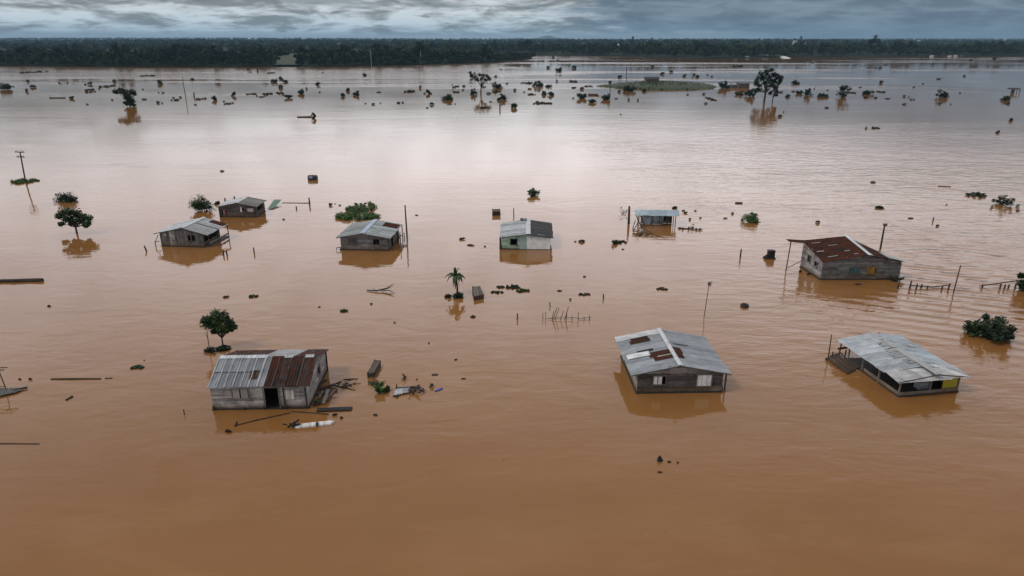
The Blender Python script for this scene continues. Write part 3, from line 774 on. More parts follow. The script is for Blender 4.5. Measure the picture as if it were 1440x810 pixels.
# --- grey-roofed plank house with white shutters, centre right
h = House('dark plank house with grey tin roof, two rust patches and white shutters', 8.26, 40.09, .033, 5.66, 5.61, 1.38, 2.06, .52, .12, .33, .48, 12)
L, D = h.L, h.D
h.walls((.085, .078, .072), front=[(1.05, 1.85, .66, 1.25), (3.95, 4.9, .5, 1.3)], right=[(.25, 1.5, .06, 1.25)], bh=.2, sidebase=(.28, .27, .24), v=.4,
        ov=lambda s, z: (.20, .185, .17) if (z < .42 and s > 2.8) or z > 1.38 else None)
frame(h.root, 'window', (0, 0), (L, 0), 1.05, 1.85, .66, 1.25, (.12, .11, .10), [(1.05, 1.3, (.72, .72, .70)), (1.36, 1.6, (.70, .70, .68))])
frame(h.root, 'window', (0, 0), (L, 0), 3.95, 4.9, .5, 1.3, (.14, .13, .12), [(3.95, 4.25, (.70, .71, .72)), (4.27, 4.57, (.74, .74, .74)), (4.59, 4.88, (.68, .69, .70))])
m = MB(); m.beam((L + .1, .05, .1), (L + .1, 1.2, 1.1), .06, .06, DK); m.build('brace', M_WOOD, h.root)
h.posts([(L + .18, -.02, 1.35), (L + .18, 1.6, 1.35), (0.0, -.06, .1), (2.8, -.06, .12)], w_=.09)
def ex2(m):
    G = GREY
    subsheet(m, h.rd, h.LS, .86, 1.0, .0, 1.0, WHITE, .05)                       # white strip at the back edge
    subsheet(m, h.rd, h.LS, .72, .79, .26, .70, (.20, .13, .10), .86, .05); subsheet(m, h.rd, h.LS, .79, .86, .31, .68, (.26, .2, .17), .80, .04)       # rust sheet
    subsheet(m, h.rd, h.LS, .20, .31, .58, .97, (.20, .13, .10), .84, .05); subsheet(m, h.rd, h.LS, .31, .42, .52, .97, (.22, .15, .12), .90, .04); subsheet(m, h.rd, h.LS, .27, .30, .66, .95, (.42, .36, .29), .3, .07)
    subsheet(m, h.rd, h.LS, .36, .47, .08, .55, WHITE, .05, .05)
    subsheet(m, h.rd, h.LS, .47, .51, .32, .66, (.03, .03, .03), .2, .045)
    subsheet(m, h.rd, h.RS, .20, .34, .82, 1.0, (.2, .13, .1), .86, .05); subsheet(m, h.rd, h.RS, .34, .48, .79, 1.0, (.22, .15, .11), .9, .04)
    subsheet(m, h.rd, h.RS, .58, .63, .56, .86, (.30, .34, .36), .1, .07)
h.roof(const((.33, .365, .385), .14), const((.34, .375, .40), .10), extra=ex2, sheet=.8, cap=(.62, .64, .65), caprust=.38, capw=.15)

# --- open-sided shelter at the right with pale tin roof
h = House('open-sided shelter with pale tin roof, low rail and yellow panel', 25.31, 39.64, .165, 4.31, 5.6, 1.26, 1.62, .48, .38, .75, .55, 13)
L, D = h.L, h.D
m = MB(); m.box((-.05, -.1, -.3), (L + .1, D, .07), DK); m.build('floor', M_WOOD, h.root)
for a, b in (((0, -.08), (L, -.08)), ((-.04, 0), (-.04, D * .62))):
    m = MB(); m.beam((a[0], a[1], .22), (b[0], b[1], .22), .05, .26, (.22, .21, .19, 0)); m.build('rail', M_BOARD_H, h.root)
h.posts([(0, 0, 1.28), (L * .52, 0, 1.45), (L, 0, 1.25), (-.02, 2.0, 1.27), (-.02, 3.7, 1.27), (-.02, 5.3, 1.27), (L, 2.6, 1.25), (L, 5.3, 1.25)], w_=.09, colr=(.17, .155, .14, 0))
m = MB(); m.box((L * .74, .02, .3), (L - .06, .07, 1.22), (.42, .36, .03, 0)); o = m.build('panel', M_PAINT, h.root); o['label'] = 'yellow panel'
m = MB(); wall(m, h.rd, (L, D * .9), (L * .5, D * .9), lambda s: 1.2, [], BRDD, 'v'); wall(m, h.rd, (L - .05, .1), (L - .05, D * .9), lambda s: 1.2, [], BRDD, 'v'); m.build('back_wall', M_BOARD_V, h.root)
m = MB(); m.box((1.9, .5, .07), (2.6, 1.0, .55), (.32, .33, .36, 0)); m.build('bundle', M_PAINT, h.root)
h.LS = ((-.48, 1.05, 1.28), (-.48, D + .75, 1.30), (L * .55, .9, 1.62), (L * .55, D + .75, 1.66)); h.RS = ((L + .48, .5, 1.24), (L + .48, D + .75, 1.28), (L * .55, .9, 1.62), (L * .55, D + .75, 1.66))
def ex3(m):
    slope(m, h.rd, (-.48, -.40, 1.20), (L + .52, -.40, 1.20), (-.46, 1.15, 1.34), (L * .80, 1.15, 1.56), const((.55, .56, .56), .06), sheet=.8, lift=.03)
    slope(m, h.rd, (L + .5, -.38, 1.21), (L + .5, 1.2, 1.25), (L * .78, 1.1, 1.57), (L * .6, 1.3, 1.60), const((.50, .54, .56), .06), sheet=.8, lift=.02)
    subsheet(m, h.rd, h.RS, .60, .68, .25, .42, WHITE, .0, .06)
    for u, v0, r_ in ((.10, .72, .40), (.27, .62, .46), (.43, .70, .44), (.60, .74, .40)): subsheet(m, h.rd, h.LS, u, u + .11, v0, .97, (.42, .45, .45), r_, .03)
h.roof(const((.50, .555, .58), .12), const((.46, .53, .57), .06), extra=ex3, sheet=.82, cap=(.40, .42, .42), caprust=.35)

# --- rusty house on the right: its front has sunk, eaves rise to the back
def rusty():
    FL, FR, BL = W(1153.7, 393.7), W(1263.7, 393.2), W(1125, 375)
    yaw = math.atan2(FR.y - FL.y, FR.x - FL.x); L = (FR - FL).length
    root = empty('flooded_house', FL, yaw); tag(root, 'leaning plank house with dark red rusted roof and a yellow window shutter', 'house', 'flooded houses standing in the brown water')
    rd = random.Random(14); Mi = Matrix.Rotation(-yaw, 3, 'Z')
    v = Mi @ (BL - FL); D = v.length; bx, by = v.x, v.y
    def hz(lx, ly, py):
        p = FL + Matrix.Rotation(yaw, 3, 'Z') @ Vector((lx, ly, 0)); return zat(p, py)
    zLF = hz(0, -.1, 368.5); zLB = hz(bx, by, 338.5); rx = L * .555
    zGF = hz(rx, -.1, 359.0); zRF = hz(L, -.1, 369); zGB = hz(rx + bx, by, 333.5); zRB = hz(L + bx, by, 353.5)
    print('rusty', L, D, bx, by, zLF, zLB, zGF, zRF, zGB, zRB)
    def ztop(x): return (zLF + (zGF - zLF) * x / rx if x < rx else zGF + (zRF - zGF) * (x - rx) / (L - rx)) - .03
    op = [(L * .35, L * .46, .62, 1.28), (L * .57, L * .69, .62, 1.3)]
    m = MB(); wall(m, rd, (0, 0), (L, 0), ztop, op, (.155, .155, .15), 'h', .19, v=.35); m.build('wall', M_BOARD_H, root)
    wl = D; sop = [(wl * .30, wl * .45, 1.0, 1.7), (wl * .64, wl * .80, .85, 1.5)]
    dl = (Vector((0, 0)) - Vector((bx, by))).normalized()
    p0 = Vector((bx, by)) ; p1 = Vector((0, 0)) - dl * .05
    m = MB(); wall(m, rd, p0, p1, lambda s: zLB + (zLF - zLB) * s / wl - .03, sop, (.30, .295, .285), 'h', .2, v=.3); m.build('wall', M_BOARD_H, root)
    m = MB(); wall(m, rd, (L, .05), (L + bx, by), lambda s: zRF + (zRB - zRF) * s / wl - .03, [], BRDD, 'h', .2); m.build('wall', M_BOARD_H, root)
    m = MB(); wall(m, rd, (L + bx, by), (bx, by), lambda s: min(zLB, zRB) - .03, [], BRDD, 'h', .2); m.build('wall', M_BOARD_H, root)
    frame(root, 'window', (0, 0), (L, 0), *op[0], (.10, .09, .08), [(op[0][0] + .02, op[0][0] + .36, (.04, .085, .10)), (op[0][0] + .4, op[0][1] - .02, (.06, .12, .14))], label='window with teal shutters')
    frame(root, 'window', (0, 0), (L, 0), *op[1], (.16, .11, .05), [(op[1][0] + .02, op[1][0] + .3, (.24, .125, .03)), (op[1][0] + .33, op[1][1] - .14, (.27, .15, .035))], label='window with a yellow shutter')
    for s_ in sop: frame(root, 'window', p0, p1, *s_, (.22, .21, .19), bars=1)
    m = MB(); m.prism([(.05, .05, -.3), (L - .05, .05, -.3), (L + bx - .05, by - .05, -.3), (bx + .05, by - .05, -.3)], [(.05, .05, .03), (L - .05, .05, .03), (L + bx - .05, by - .05, .03), (bx + .05, by - .05, .03)], DK); m.build('floor', M_WOOD, root)
    m = MB(); m.beam((-.03, -.04, -.03), (L + .03, -.04, -.03), .1, .15, DK); m.beam((-.04, 0, -.03), (bx - .04, by, -.03), .1, .15, DK); m.build('sill_beam', M_WOOD, root)
    o_ = .15
    LS = ((-.1, -.12, zLF - .02), (bx - .1, by + .1, zLB + .02), (rx, -.12, zGF), (rx + bx, by + .2, zGB + .05))
    RS = ((L + .25, -.12, zRF), (L + bx + .1, by, zRB), (rx, -.12, zGF), (rx + bx, by + .2, zGB + .05))
    m = MB()
    slope(m, rd, *LS, lambda u, r_: ((.16, .12, .11), rd.uniform(.78, .96)) if rd.random() < .85 else ((.30, .27, .26), rd.uniform(.45, .65)), sheet=.7, nrow=2)
    slope(m, rd, *RS, lambda u, r_: ((.16, .13, .12), rd.uniform(.6, .95)), sheet=.75, nrow=1)
    for u, v_, du, dv in ((.15, .18, .025, .22), (.42, .06, .02, .16), (.62, .42, .02, .2), (.80, .12, .02, .2), (.30, .62, .02, .12), (.12, .74, .02, .1)):
        subsheet(m, rd, LS, u, u + du, v_, v_ + dv, (.50, .46, .45), .25, .05)
    subsheet(m, rd, RS, .05, .45, -.12, .42, (.42, .46, .47), .22, .07)
    subsheet(m, rd, RS, .0, .5, .86, 1.0, (.40, .36, .34), .55, .06)
    roof = m.build('roof', M_SHEET, root)
    c = MB(); a, b = Vector(LS[2]), Vector(LS[3]); up = Vector((0, 0, .06))
    for d in (Vector((-.05, 0, -.02)), Vector((.34, 0, -.06))):
        pass
    c.prism([a + up + Vector((-.10, -.05, 0)), a + up + Vector((.30, -.05, -.04)), b + up + Vector((.30, .05, -.04)), b + up + Vector((-.10, .05, 0))],
            [a + up + Vector((-.10, -.05, .02)), a + up + Vector((.30, -.05, -.02)), b + up + Vector((.30, .05, -.02)), b + up + Vector((-.10, .05, .02))], (.62, .66, .70, .12))
    c.build('ridge_cap', M_SHEET, roof)
    # side canopy on one thin post
    pt = W(1105, 381); q = Mi @ (pt - FL); zt = zat(pt, 339.5)
    m = MB(); slope(m, rd, (q.x - .1, q.y - .1, zt), (q.x - .1, q.y + .7, zt + .03), (bx + .1, by - .9, zLB - .06), (bx + .2, by + .1, zLB + .02), lambda u, r_: ((.18, .14, .13), .9), sheet=.7); m.build('canopy', M_SHEET, root)
    m = MB(); m.tube([(q.x, q.y, -.4), (q.x + .1, q.y, zt - .02)], .055, (.09, .075, .065, 0), 6); m.build('post', M_WOOD, root)
    m = MB(); m.tube([(q.x, q.y, .25), (bx - .05, by - .3, .75)], .035, (.12, .1, .09, 0), 5); m.build('brace', M_WOOD, root)
    return FL
rusty()

# --- grey tin house, mid left
h = House('grey upright-board house with bright tin roof and open side porch', -39.75, 74.43, -.108, 5.06, 3.70, 1.48, 2.26, .71, .14, 1.01, .55, 15)
L, D = h.L, h.D
h.walls((.14, .135, .125), front=[(3.35, 3.65, .75, 1.4), (3.8, 4.15, .75, 1.4)], right=[(.3, 3.4, .55, 1.35)], mode='v', bh=.22, v=.35, ov=lambda s, z: (.30, .29, .27) if 1.15 < s < 1.8 else None)
for a, b in ((3.35, 3.65), (3.8, 4.15)): frame(h.root, 'window', (0, 0), (L, 0), a, b, .75, 1.4, (.09, .085, .08))
m = MB(); m.box((1.18, -.06, .8), (1.75, -.02, 1.5), (.40, .38, .35, 0)); m.build('boarded_window', M_BOARD_V, h.root)
m = MB(); m.box((.55, -.06, 1.2), (.78, -.02, 1.45), (.42, .4, .37, 0)); m.build('boarded_window', M_BOARD_V, h.root)
m = MB(); m.box((L + .02, .3, -.1), (L + .6, D + .8, .12), (.1, .09, .08, 0)); m.build('porch_floor', M_WOOD, h.root)
m = MB(); m.beam((L + .58, .2, .42), (L + .58, D + .8, .42), .04, .2, (.24, .23, .21, 0)); m.build('porch_rail', M_BOARD_H, h.root)
h.posts([(L + .58, .2, 1.46), (L + .58, 2.2, 1.46), (L + .58, D + .85, 1.46)], w_=.08)
m = MB(); m.tube([(-.15, -.05, 1.3), (-.55, -.25, .5), (-.5, -.3, -.3)], .05, (.1, .09, .08, 0), 6); m.tube([(-.12, -.05, .6), (-.6, -.3, .55)], .04, (.1, .09, .08, 0), 6); m.build('brace', M_WOOD, h.root)
def ex5(m):
    subsheet(m, h.rd, h.RS, .78, .98, .06, .62, (.10, .07, .06), .92, .05)
    subsheet(m, h.rd, h.RS, .50, .53, .0, .9, (.25, .25, .25), .5, .05)
h.roof(const((.52, .555, .58), .08), const((.46, .49, .50), .14), extra=ex5, cap=(.56, .58, .60))

# --- small house behind it
h = House('small dark plank house with streaked tin roof beside a fallen green sheet', -38.50, 87.92, -.008, 4.80, 3.30, 1.44, 1.95, .25, .19, .33, .50, 16)
L, D = h.L, h.D
h.walls((.12, .108, .10), front=[(.25, .9, .35, 1.0), (2.6, 3.3, .7, 1.35), (3.6, 4.6, .75, 1.2)], right=[(.5, 2.6, .7, 1.2)], bh=.2, sidebase=(.11, .10, .09), v=.4)
frame(h.root, 'window', (0, 0), (L, 0), 2.6, 3.3, .7, 1.35, (.2, .18, .17), [(2.75, 3.0, (.66, .64, .62))])
frame(h.root, 'window', (0, 0), (L, 0), 3.6, 4.6, .75, 1.2, (.16, .15, .14), [(3.7, 4.5, (.48, .46, .44))])
frame(h.root, 'door_frame', (0, 0), (L, 0), .25, .9, .35, 1.0, (.16, .08, .07), [(.45, .75, (.30, .16, .15))])
h.posts([(0, -.1, 1.4), (L, -.1, 1.4), (-.25, .5, .6)], w_=.09)
h.roof(const((.60, .63, .66), .05), lambda u, r: ((.24, .25, .23), .35), cap=(.5, .52, .53))

# --- grey-green roofed house in the middle
h = House('low plank house with blue-grey patched roof beside the tall pole', -19.03, 72.93, -.063, 5.35, 5.45, 1.50, 2.03, .38, .33, .42, .48, 17)
L, D = h.L, h.D
h.walls((.20, .195, .19), front=[(1.0, 1.85, .78, 1.35), (3.7, 4.35, .7, 1.3)], right=[(1.4, 2.3, .06, 1.3)], bh=.22, v=.3, sidebase=(.15, .145, .14))
frame(h.root, 'window', (0, 0), (L, 0), 1.0, 1.85, .78, 1.35, (.12, .12, .12), [(1.03, 1.42, (.10, .10, .10)), (1.44, 1.82, (.075, .075, .075))])
frame(h.root, 'window', (0, 0), (L, 0), 3.7, 4.35, .7, 1.3, (.12, .12, .12), bars=1)
h.posts([(L + .35, D * .55, 1.45), (L + .35, D + .2, 1.45), (-.05, -.1, .35), (L + .02, -.1, 1.4)], w_=.09)
m = MB(); m.tube([(-.1, -.1, .3), (-.45, -.2, .28), (-.5, -.2, -.2)], .05, (.06, .05, .045, 0), 6); m.build('brace', M_WOOD, h.root)
def ex7(m):
    subsheet(m, h.rd, h.RS, .66, .92, .06, .60, (.08, .06, .055), .90, .05)
    subsheet(m, h.rd, h.RS, .2, .5, .5, .8, (.36, .42, .40), .4, .04); subsheet(m, h.rd, h.LS, .5, .7, .2, .8, (.34, .37, .35), .38, .04)
h.roof(const((.34, .375, .37), .27), const((.40, .455, .46), .2), extra=ex7, cap=(.36, .46, .58), caprust=.1)

# --- green and white house
h = House('pale green and white house with one grey and one black roof slope', -1.10, 73.17, -.022, 5.37, 6.05, 1.43, 1.83, .33, .25, .25, .54, 18)
L, D = h.L, h.D
h.walls((.45, .68, .50), front=[(.95, 1.65, .55, 1.2)], bh=.3, v=.05, sidebase=(.18, .17, .16), z0=.03,
        ov=lambda s, z: ((.30, .43, .38) if 1.9 < s else None) if s < 2.6 else ((.36, .52, .42) if z > 1.38 else (.66, .70, .70)))
frame(h.root, 'window', (0, 0), (L, 0), .95, 1.65, .55, 1.2, (.10, .12, .11), bars=0)
# front finish: flat painted panels a little proud of the boards
for x0, x1, z1, cc, nm in ((2.75, L - .02, 1.34, (.80, .83, .83), 'white'), (1.95, 2.72, 1.34, (.33, .46, .42), 'grey green')):
    m = MB(); m.box((x0, -.055, .05), (x1, -.02, z1), cc + (0,)); o = m.build('wall_panel', M_PAINT, h.root); o['label'] = nm + ' wall panel'
m = MB(); m.box((-.3, -.05, -.2), (-.06, .3, 1.2), (.05, .045, .04, 0)); m.build('side_post', M_WOOD, h.root)
h.roof(const((.44, .475, .49), .03), lambda u, r: ((.050, .052, .055), .12), cap=(.50, .53, .55), sheet=.9)
m = MB(); m.tube([(L * .40, D + .1, 1.80), (L * .40, D + .1, 2.02)], [.22, .22], (.12, .12, .12, 0), 10); m.tube([(L * .47, D - .2, 1.8), (L * .47, D - .2, 2.1)], [.2, .24], (.30, .31, .32, 0), 10)
o = m.build('roof_tank', M_PAINT, h.root)

# --- pale blue shed
h = House('open blue-white shed with low tin roof between the thick post and the debris', 15.94, 83.56, -.094, 4.54, 1.87, 1.36, 1.95, .35, .25, .24, .50, 19)
L, D = h.L, h.D; h.root.name = 'flooded_shed'; h.root['category'] = 'shed'; del h.root['group']
m = MB(); slope(m, h.rd, (-.4, -.3, 1.36), (L + .4, -.3, 1.42), (-.55, D * .55, 1.75), (L + .45, D * .55, 1.85), const((.44, .55, .62), .05), sheet=.8)
slope(m, h.rd, (-.55, D + .5, 1.5), (L + .45, D + .5, 1.55), (-.55, D * .55, 1.76), (L + .45, D * .55, 1.86), const((.50, .62, .69), .03), sheet=.8); m.build('roof', M_SHEET, h.root)
m = MB(); wall(m, h.rd, (.3, D * .5), (L * .70, D * .5), lambda s: 1.5, [], (.46, .54, .62), 'v', .3, v=.12, z0=.02); m.build('wall', M_BOARD_V, h.root)
m = MB(); wall(m, h.rd, (L * .70, D * .8), (L * .95, D * .8), lambda s: 1.5, [], (.02, .02, .022), 'v', .3, v=.2, z0=.02); m.build('wall', M_BOARD_V, h.root)
h.posts([(-.1, 0, 1.38), (L * .38, 0, 1.38), (L * .56, 0, 1.38), (L * .78, 0, 1.4), (L, 0, 1.4), (0.2, D, 1.6), (L, D, 1.6)], w_=.09)
for s_ in (0, .5): 
    m = MB(); m.tube([(-.45 + s_, .2, 1.45), (.35 + s_, -.4, -.1)], .06, (.05, .045, .04, 0), 6); m.build('brace', M_WOOD, h.root)
m = MB(); m.box((.5, .3, .3), (1.5, .36, 1.0), (.36, .42, .5, 0)); m.build('panel', M_PAINT, h.root)

# ------------------------------------------------------------------ far small huts
def hut(px, py, wpx, hpx, label, wallc, roofc, rise=.35, name='hut', seed=1, z=0.0, posts_only=False):
    p = W(px - wpx / 2, py, z); q = W(px + wpx / 2, py, z); k = mpp(p); L = (q - p).length; H = hpx * k; D = L * .7
    root = empty(name, p); tag(root, label, 'hut'); rd = random.Random(seed); he = H * (1 - rise)
    if posts_only:
        for x in (0, L * .33, L * .66, L):
            m = MB(); m.box((x - .1, -.1, -1), (x + .1, .1, he), DK); m.build('post', M_WOOD, root)
        m = MB(); m.box((L * .3, D * .6, -.5), (L * .7, D * .65, he), wallc + (0,)); m.build('wall', M_WOOD, root)
    else:
        m = MB(); wall(m, rd, (0, 0), (L, 0), lambda s: he, [(L * .4, L * .55, he * .3, he * .75)], wallc, 'h', .35, z0=-1); wall(m, rd, (L, .05), (L, D), lambda s: he, [], wallc, 'h', .35, z0=-1); wall(m, rd, (L, D + .05), (0, D + .05), lambda s: he, [], wallc, 'h', .35, z0=-1); wall(m, rd, (0, D), (0, .05), lambda s: he, [], wallc, 'h', .35, z0=-1)
        m.build('wall', M_BOARD_H, root)
        frame(root, 'window', (0, 0), (L, 0), L * .4, L * .55, he * .3, he * .75, (.2, .2, .2), wd=.15)
    m = MB(); e = .3
    slope(m, rd, (-e, -e, he), (L + e, -e, he), (-e, D / 2, H), (L + e, D / 2, H), const(roofc, .3), sheet=1.2, pitch=.5, amp=.03); slope(m, rd, (-e, D + e, he), (L + e, D + e, he), (-e, D / 2, H), (L + e, D / 2, H), const(roofc, .3), sheet=1.2, pitch=.5, amp=.03)
    m.build('roof', M_SHEET, root)
ISL = []
hut(917.5, 116.8, 18, 8.2, 'red-brown hut on the grassy island', (.17, .09, .075), (.045, .035, .035), seed=3, z=0.8)
hut(1032.5, 123.5, 9, 6.2, 'pale grey shed squeezed between a bush and a brown hut', (.24, .26, .28), (.36, .40, .43), seed=4)
hut(1046, 124, 15, 8, 'flat brown hut left of the big spreading tree', (.13, .10, .085), (.10, .10, .11), rise=.2, seed=5)
hut(1427.5, 131, 12, 7, 'ruined open hut on posts at the far right edge', (.2, .19, .18), (.06, .055, .05), rise=.3, seed=6, posts_only=True)

# ------------------------------------------------------------------ plants
def bush(px, py, wpx, hpx, label, seed, base=DARKG, name='bush', n=None, group=None, cat='bush', leaf=None, clumps=None, stem=True, spread=1.0, open_=0.42):
    """dome of leaf clumps whose foot shows at row py, wpx wide, hpx high"""
    p = W(px, py); k = mpp(p); r = wpx * k / 2; dcos = max(.25, math.cos(math.atan2(CAMH, p.y))); h = hpx * k / dcos * 0.92
    root = empty(name, p); tag(root, label, cat, group)
    rng = np.random.default_rng(seed); nc = clumps or max(9, min(34, int(wpx * 1.1)))
    c = rng.normal(size=(nc, 3)); c[:, 2] = np.abs(c[:, 2]) * .8 - .1; c /= np.linalg.norm(c, axis=1)[:, None]; c *= rng.uniform(.2, .98, (nc, 1)); c[:, 0] += rng.uniform(-.12, .12)
    depth = min(r, max(h, .8 * r)) * spread
    cen = np.stack([c[:, 0] * r, c[:, 1] * depth, .14 * h + c[:, 2] * h * .80], 1); crad = np.full(nc, min(r, h) * open_ + .04) * rng.uniform(.4, 1.12, nc)
    n = n or int(min(3200, 200 + wpx * hpx * 4.5)); size = leaf or max(.18, (2.3 * k))
    V, C = leaf_cloud(rng, cen, crad, n, size, base, .8, .4)
    V[..., 2] = np.maximum(V[..., 2], -.05)
    np_quads('foliage', V, C, M_LEAF, root)
    if stem:
        rd = random.Random(seed); m = MB()
        for i in range(min(nc, 5)):
            q = cen[rd.randrange(nc)]; m.tube([(rd.uniform(-.1, .1), rd.uniform(-.1, .1), -.3), (q[0] * .5, q[1] * .5, q[2] * .45), tuple(q)], [max(.03, .02 * h), .02 * h, .01 * h], BARK, 5)
        m.build('stem', M_WOOD, root)
    return root
def raft(px, py, wpx, hpx, label, seed, base=DARKG, name='plant_raft', group=None, cat='floating plants', n=None, tall=.10):
    """flat floating mat of leaves lying on the water, hpx its depth in the picture"""
    p = W(px, py); k = mpp(p); r = wpx * k / 2; sn = CAMH / math.hypot(CAMH, p.y); dep = max(hpx * k / sn / 2 * .8, .25 * r if wpx < 8 else .12)
    rng = np.random.default_rng(seed); nc = max(12, int(wpx * 1.2)); a = rng.uniform(-1, 1, nc); b = rng.uniform(-1, 1, nc) * np.sqrt(1 - a * a)
    hh = max(tall, 1.3 * k); nc = max(nc, 8)
    cen = np.stack([a * r, b * dep, np.full(nc, hh * .4)], 1); crad = np.full(nc, max(.2 * r, hh * .8)) * rng.uniform(.5, 1.1, nc)
    n = int((n or int(60 + wpx * hpx * 2.5)) * 2.4); V, C = leaf_cloud(rng, cen, crad, n, max(.2, 2.2 * k), base, min(.7, hh / max(.01, crad.mean())), .4)
    V[..., 2] = np.maximum(V[..., 2], .004)
    o = np_quads(name, V, C, M_LEAF); o.location = p; tag(o, label, cat, group); return o

def tree(px, py, label, seed, crowns, leaf, n, base=DARKG, trunk=(.12, .05), name='tree', limbs=True, group=None, bark=(.045, .038, .032, 0), flat=.85, lean=0.0, crad=None, cat='tree'):
    """crowns: clump centres as (dx px, dy px above the foot, radius px)"""
    p = W(px, py); k = mpp(p); cz = k / max(.3, math.cos(math.atan2(CAMH, p.y)))
    root = empty(name, p); tag(root, label, cat, group); rng = np.random.default_rng(seed); rd = random.Random(seed)
    cen = np.array([(c[0] * k, rd.uniform(-.6, .6) * abs(crowns[0][2]) * k * 2.0, c[1] * cz) for c in crowns]); cr = np.array([c[2] * k for c in crowns])
    V, C = leaf_cloud(rng, cen, cr * rng.uniform(.95, 1.55, len(cr)), int(n * 2.1), leaf * 1.05, base, flat, .5); np_quads('crown', V, C, M_LEAF, root)
    m = MB(); top = cen.mean(0); top[2] *= .8; mid = (lean * k + top[0] * .25, top[1] * .3, top[2] * .5)
    m.tube([(0, 0, -.5), mid, tuple(top)], [trunk[0], trunk[0] * .7, trunk[1]], bark, 7)
    for q in cen[:: max(1, len(cen) // 9)]:
        m.tube([mid, tuple((Vector(mid) * .45 + Vector(q) * .55) + Vector((0, 0, .05 * top[2]))), tuple(q)], [trunk[0] * .45, trunk[0] * .3, trunk[1] * .3], bark, 5)
    m.build('trunk', M_WOOD, root); return root

# near and middle-distance trees
tree(314, 489.5, 'leafy round-topped tree behind the front left plank house', 31, [(-16, 36, 6), (-10, 43, 6.5), (-3, 47, 6), (4, 44, 7), (11, 42, 5.5), (17, 37, 5), (21, 31, 5), (14, 30, 6), (6, 33, 7), (-3, 35, 7), (-12, 31, 6), (-17, 40, 4), (0, 26, 5), (8, 25, 5), (-8, 24, 4), (12, 23, 4)], .22, 1500, GREEN, (.07, .04))
raft(313.5, 491, 17, 7, 'grass tuft round the foot of the tree behind the front left house', 32, DARKG, 'grass_tuft', cat='grass tuft', tall=.2)
def sapling():
    p = W(295, 495); root = empty('sapling', p); tag(root, 'thin bare sapling with a clump at its foot beside the leafy tree', 'sapling')
    k = mpp(p); cz = k / .86; m = MB(); m.tube([(0, 0, -.3), (.02, 0, 14 * cz), (.06, 0, 32 * cz)], [.035, .03, .02], (.05, .04, .035, 0), 6); m.tube([(.02, 0, 18 * cz), (-3 * k, 0, 26 * cz)], [.02, .012], (.05, .04, .035, 0), 5); m.build('trunk', M_WOOD, root)
    grown('foliage', root, root, 260, .2, DARKG, [(0, 0, .15), (-5 * k, .1, .12), (5 * k, -.1, .14), (2 * k, .1, .2)], [.22] * 4, .6, seed=3)
sapling()
tree(108, 328, 'low spreading tree with flat crown and its trunk in the water, left side', 33, [(-20, 24, 4.5), (-14, 28, 5), (-7, 29, 5.5), (0, 28, 5.5), (7, 27, 5), (13, 22, 4.5), (19, 20, 4), (20, 14, 3.6), (10, 17, 5), (2, 19, 5.5), (-6, 19, 5.5), (-14, 18, 5), (-19, 13, 3.5), (15, 11, 3.5), (-8, 12, 3.5)], .3, 1300, GREEN, (.14, .06))
bush(97, 283, 33, 14, 'half-sunk bush above the spreading tree on the left', 34, DARKG, spread=.7)
bush(285.5, 296, 29, 24, 'round green tree half sunk in the water behind the tin houses', 35, GREEN, 'tree', cat='tree')
bush(306, 287, 7, 6, 'tiny shrub between the round green tree and the small dark house', 36, GREEN)
raft(503, 305.5, 58, 12, 'sprawling green plant mat behind the patched-roof house', 37, LIVE, tall=.5, n=1800)
raft(508, 293, 40, 17, 'upper lobe of floating green plants behind the patched-roof house', 38, LIVE, tall=.5, n=1500)
bush(750.5, 275, 17, 15, 'small leafy bush alone in midstream above the green and white house', 39, GREEN)
b_ = bush(1055, 312, 23, 15, 'bright green floating bush with a raised tip right of the blue shed', 40, LIVE)
bush(1060, 306, 9, 13, 'upright leafy tip beside the bright green floating bush', 41, LIVE, stem=False)
bush(864, 343, 10, 10, 'dark leafy clump floating left below the blue shed', 42, DARKG); raft(873, 341, 15, 4, 'low leafy mat trailing from the dark clump below the blue shed', 43, DARKG, tall=.2)
bush(1392, 474, 62, 36, 'broad dark bush-like tree on the right beyond the pale shelter', 44, DARKG, 'tree', cat='tree', clumps=42, open_=.30, leaf=.30, n=3000)
tree(1440, 408, 'dark bush cut by the right edge of the view at the fence end', 45, [(-8, 10, 5), (-9, 20, 4), (-3, 25, 4), (4, 27, 5), (0, 14, 6), (6, 10, 6), (-5, 4, 4), (10, 18, 6), (2, 4, 5)], .26, 900, DARKG, (.1, .05), flat=.8)
bush(1410, 288, 36, 20, 'sparse half-drowned shrub with bare twigs at the right', 46, DARKG, 'shrub', cat='shrub', open_=.20, clumps=24, n=620, leaf=.34)
raft(1372, 275.5, 23, 6, 'flat dark plant mat left of the sparse half-drowned shrub', 47, DARKG, tall=.45)

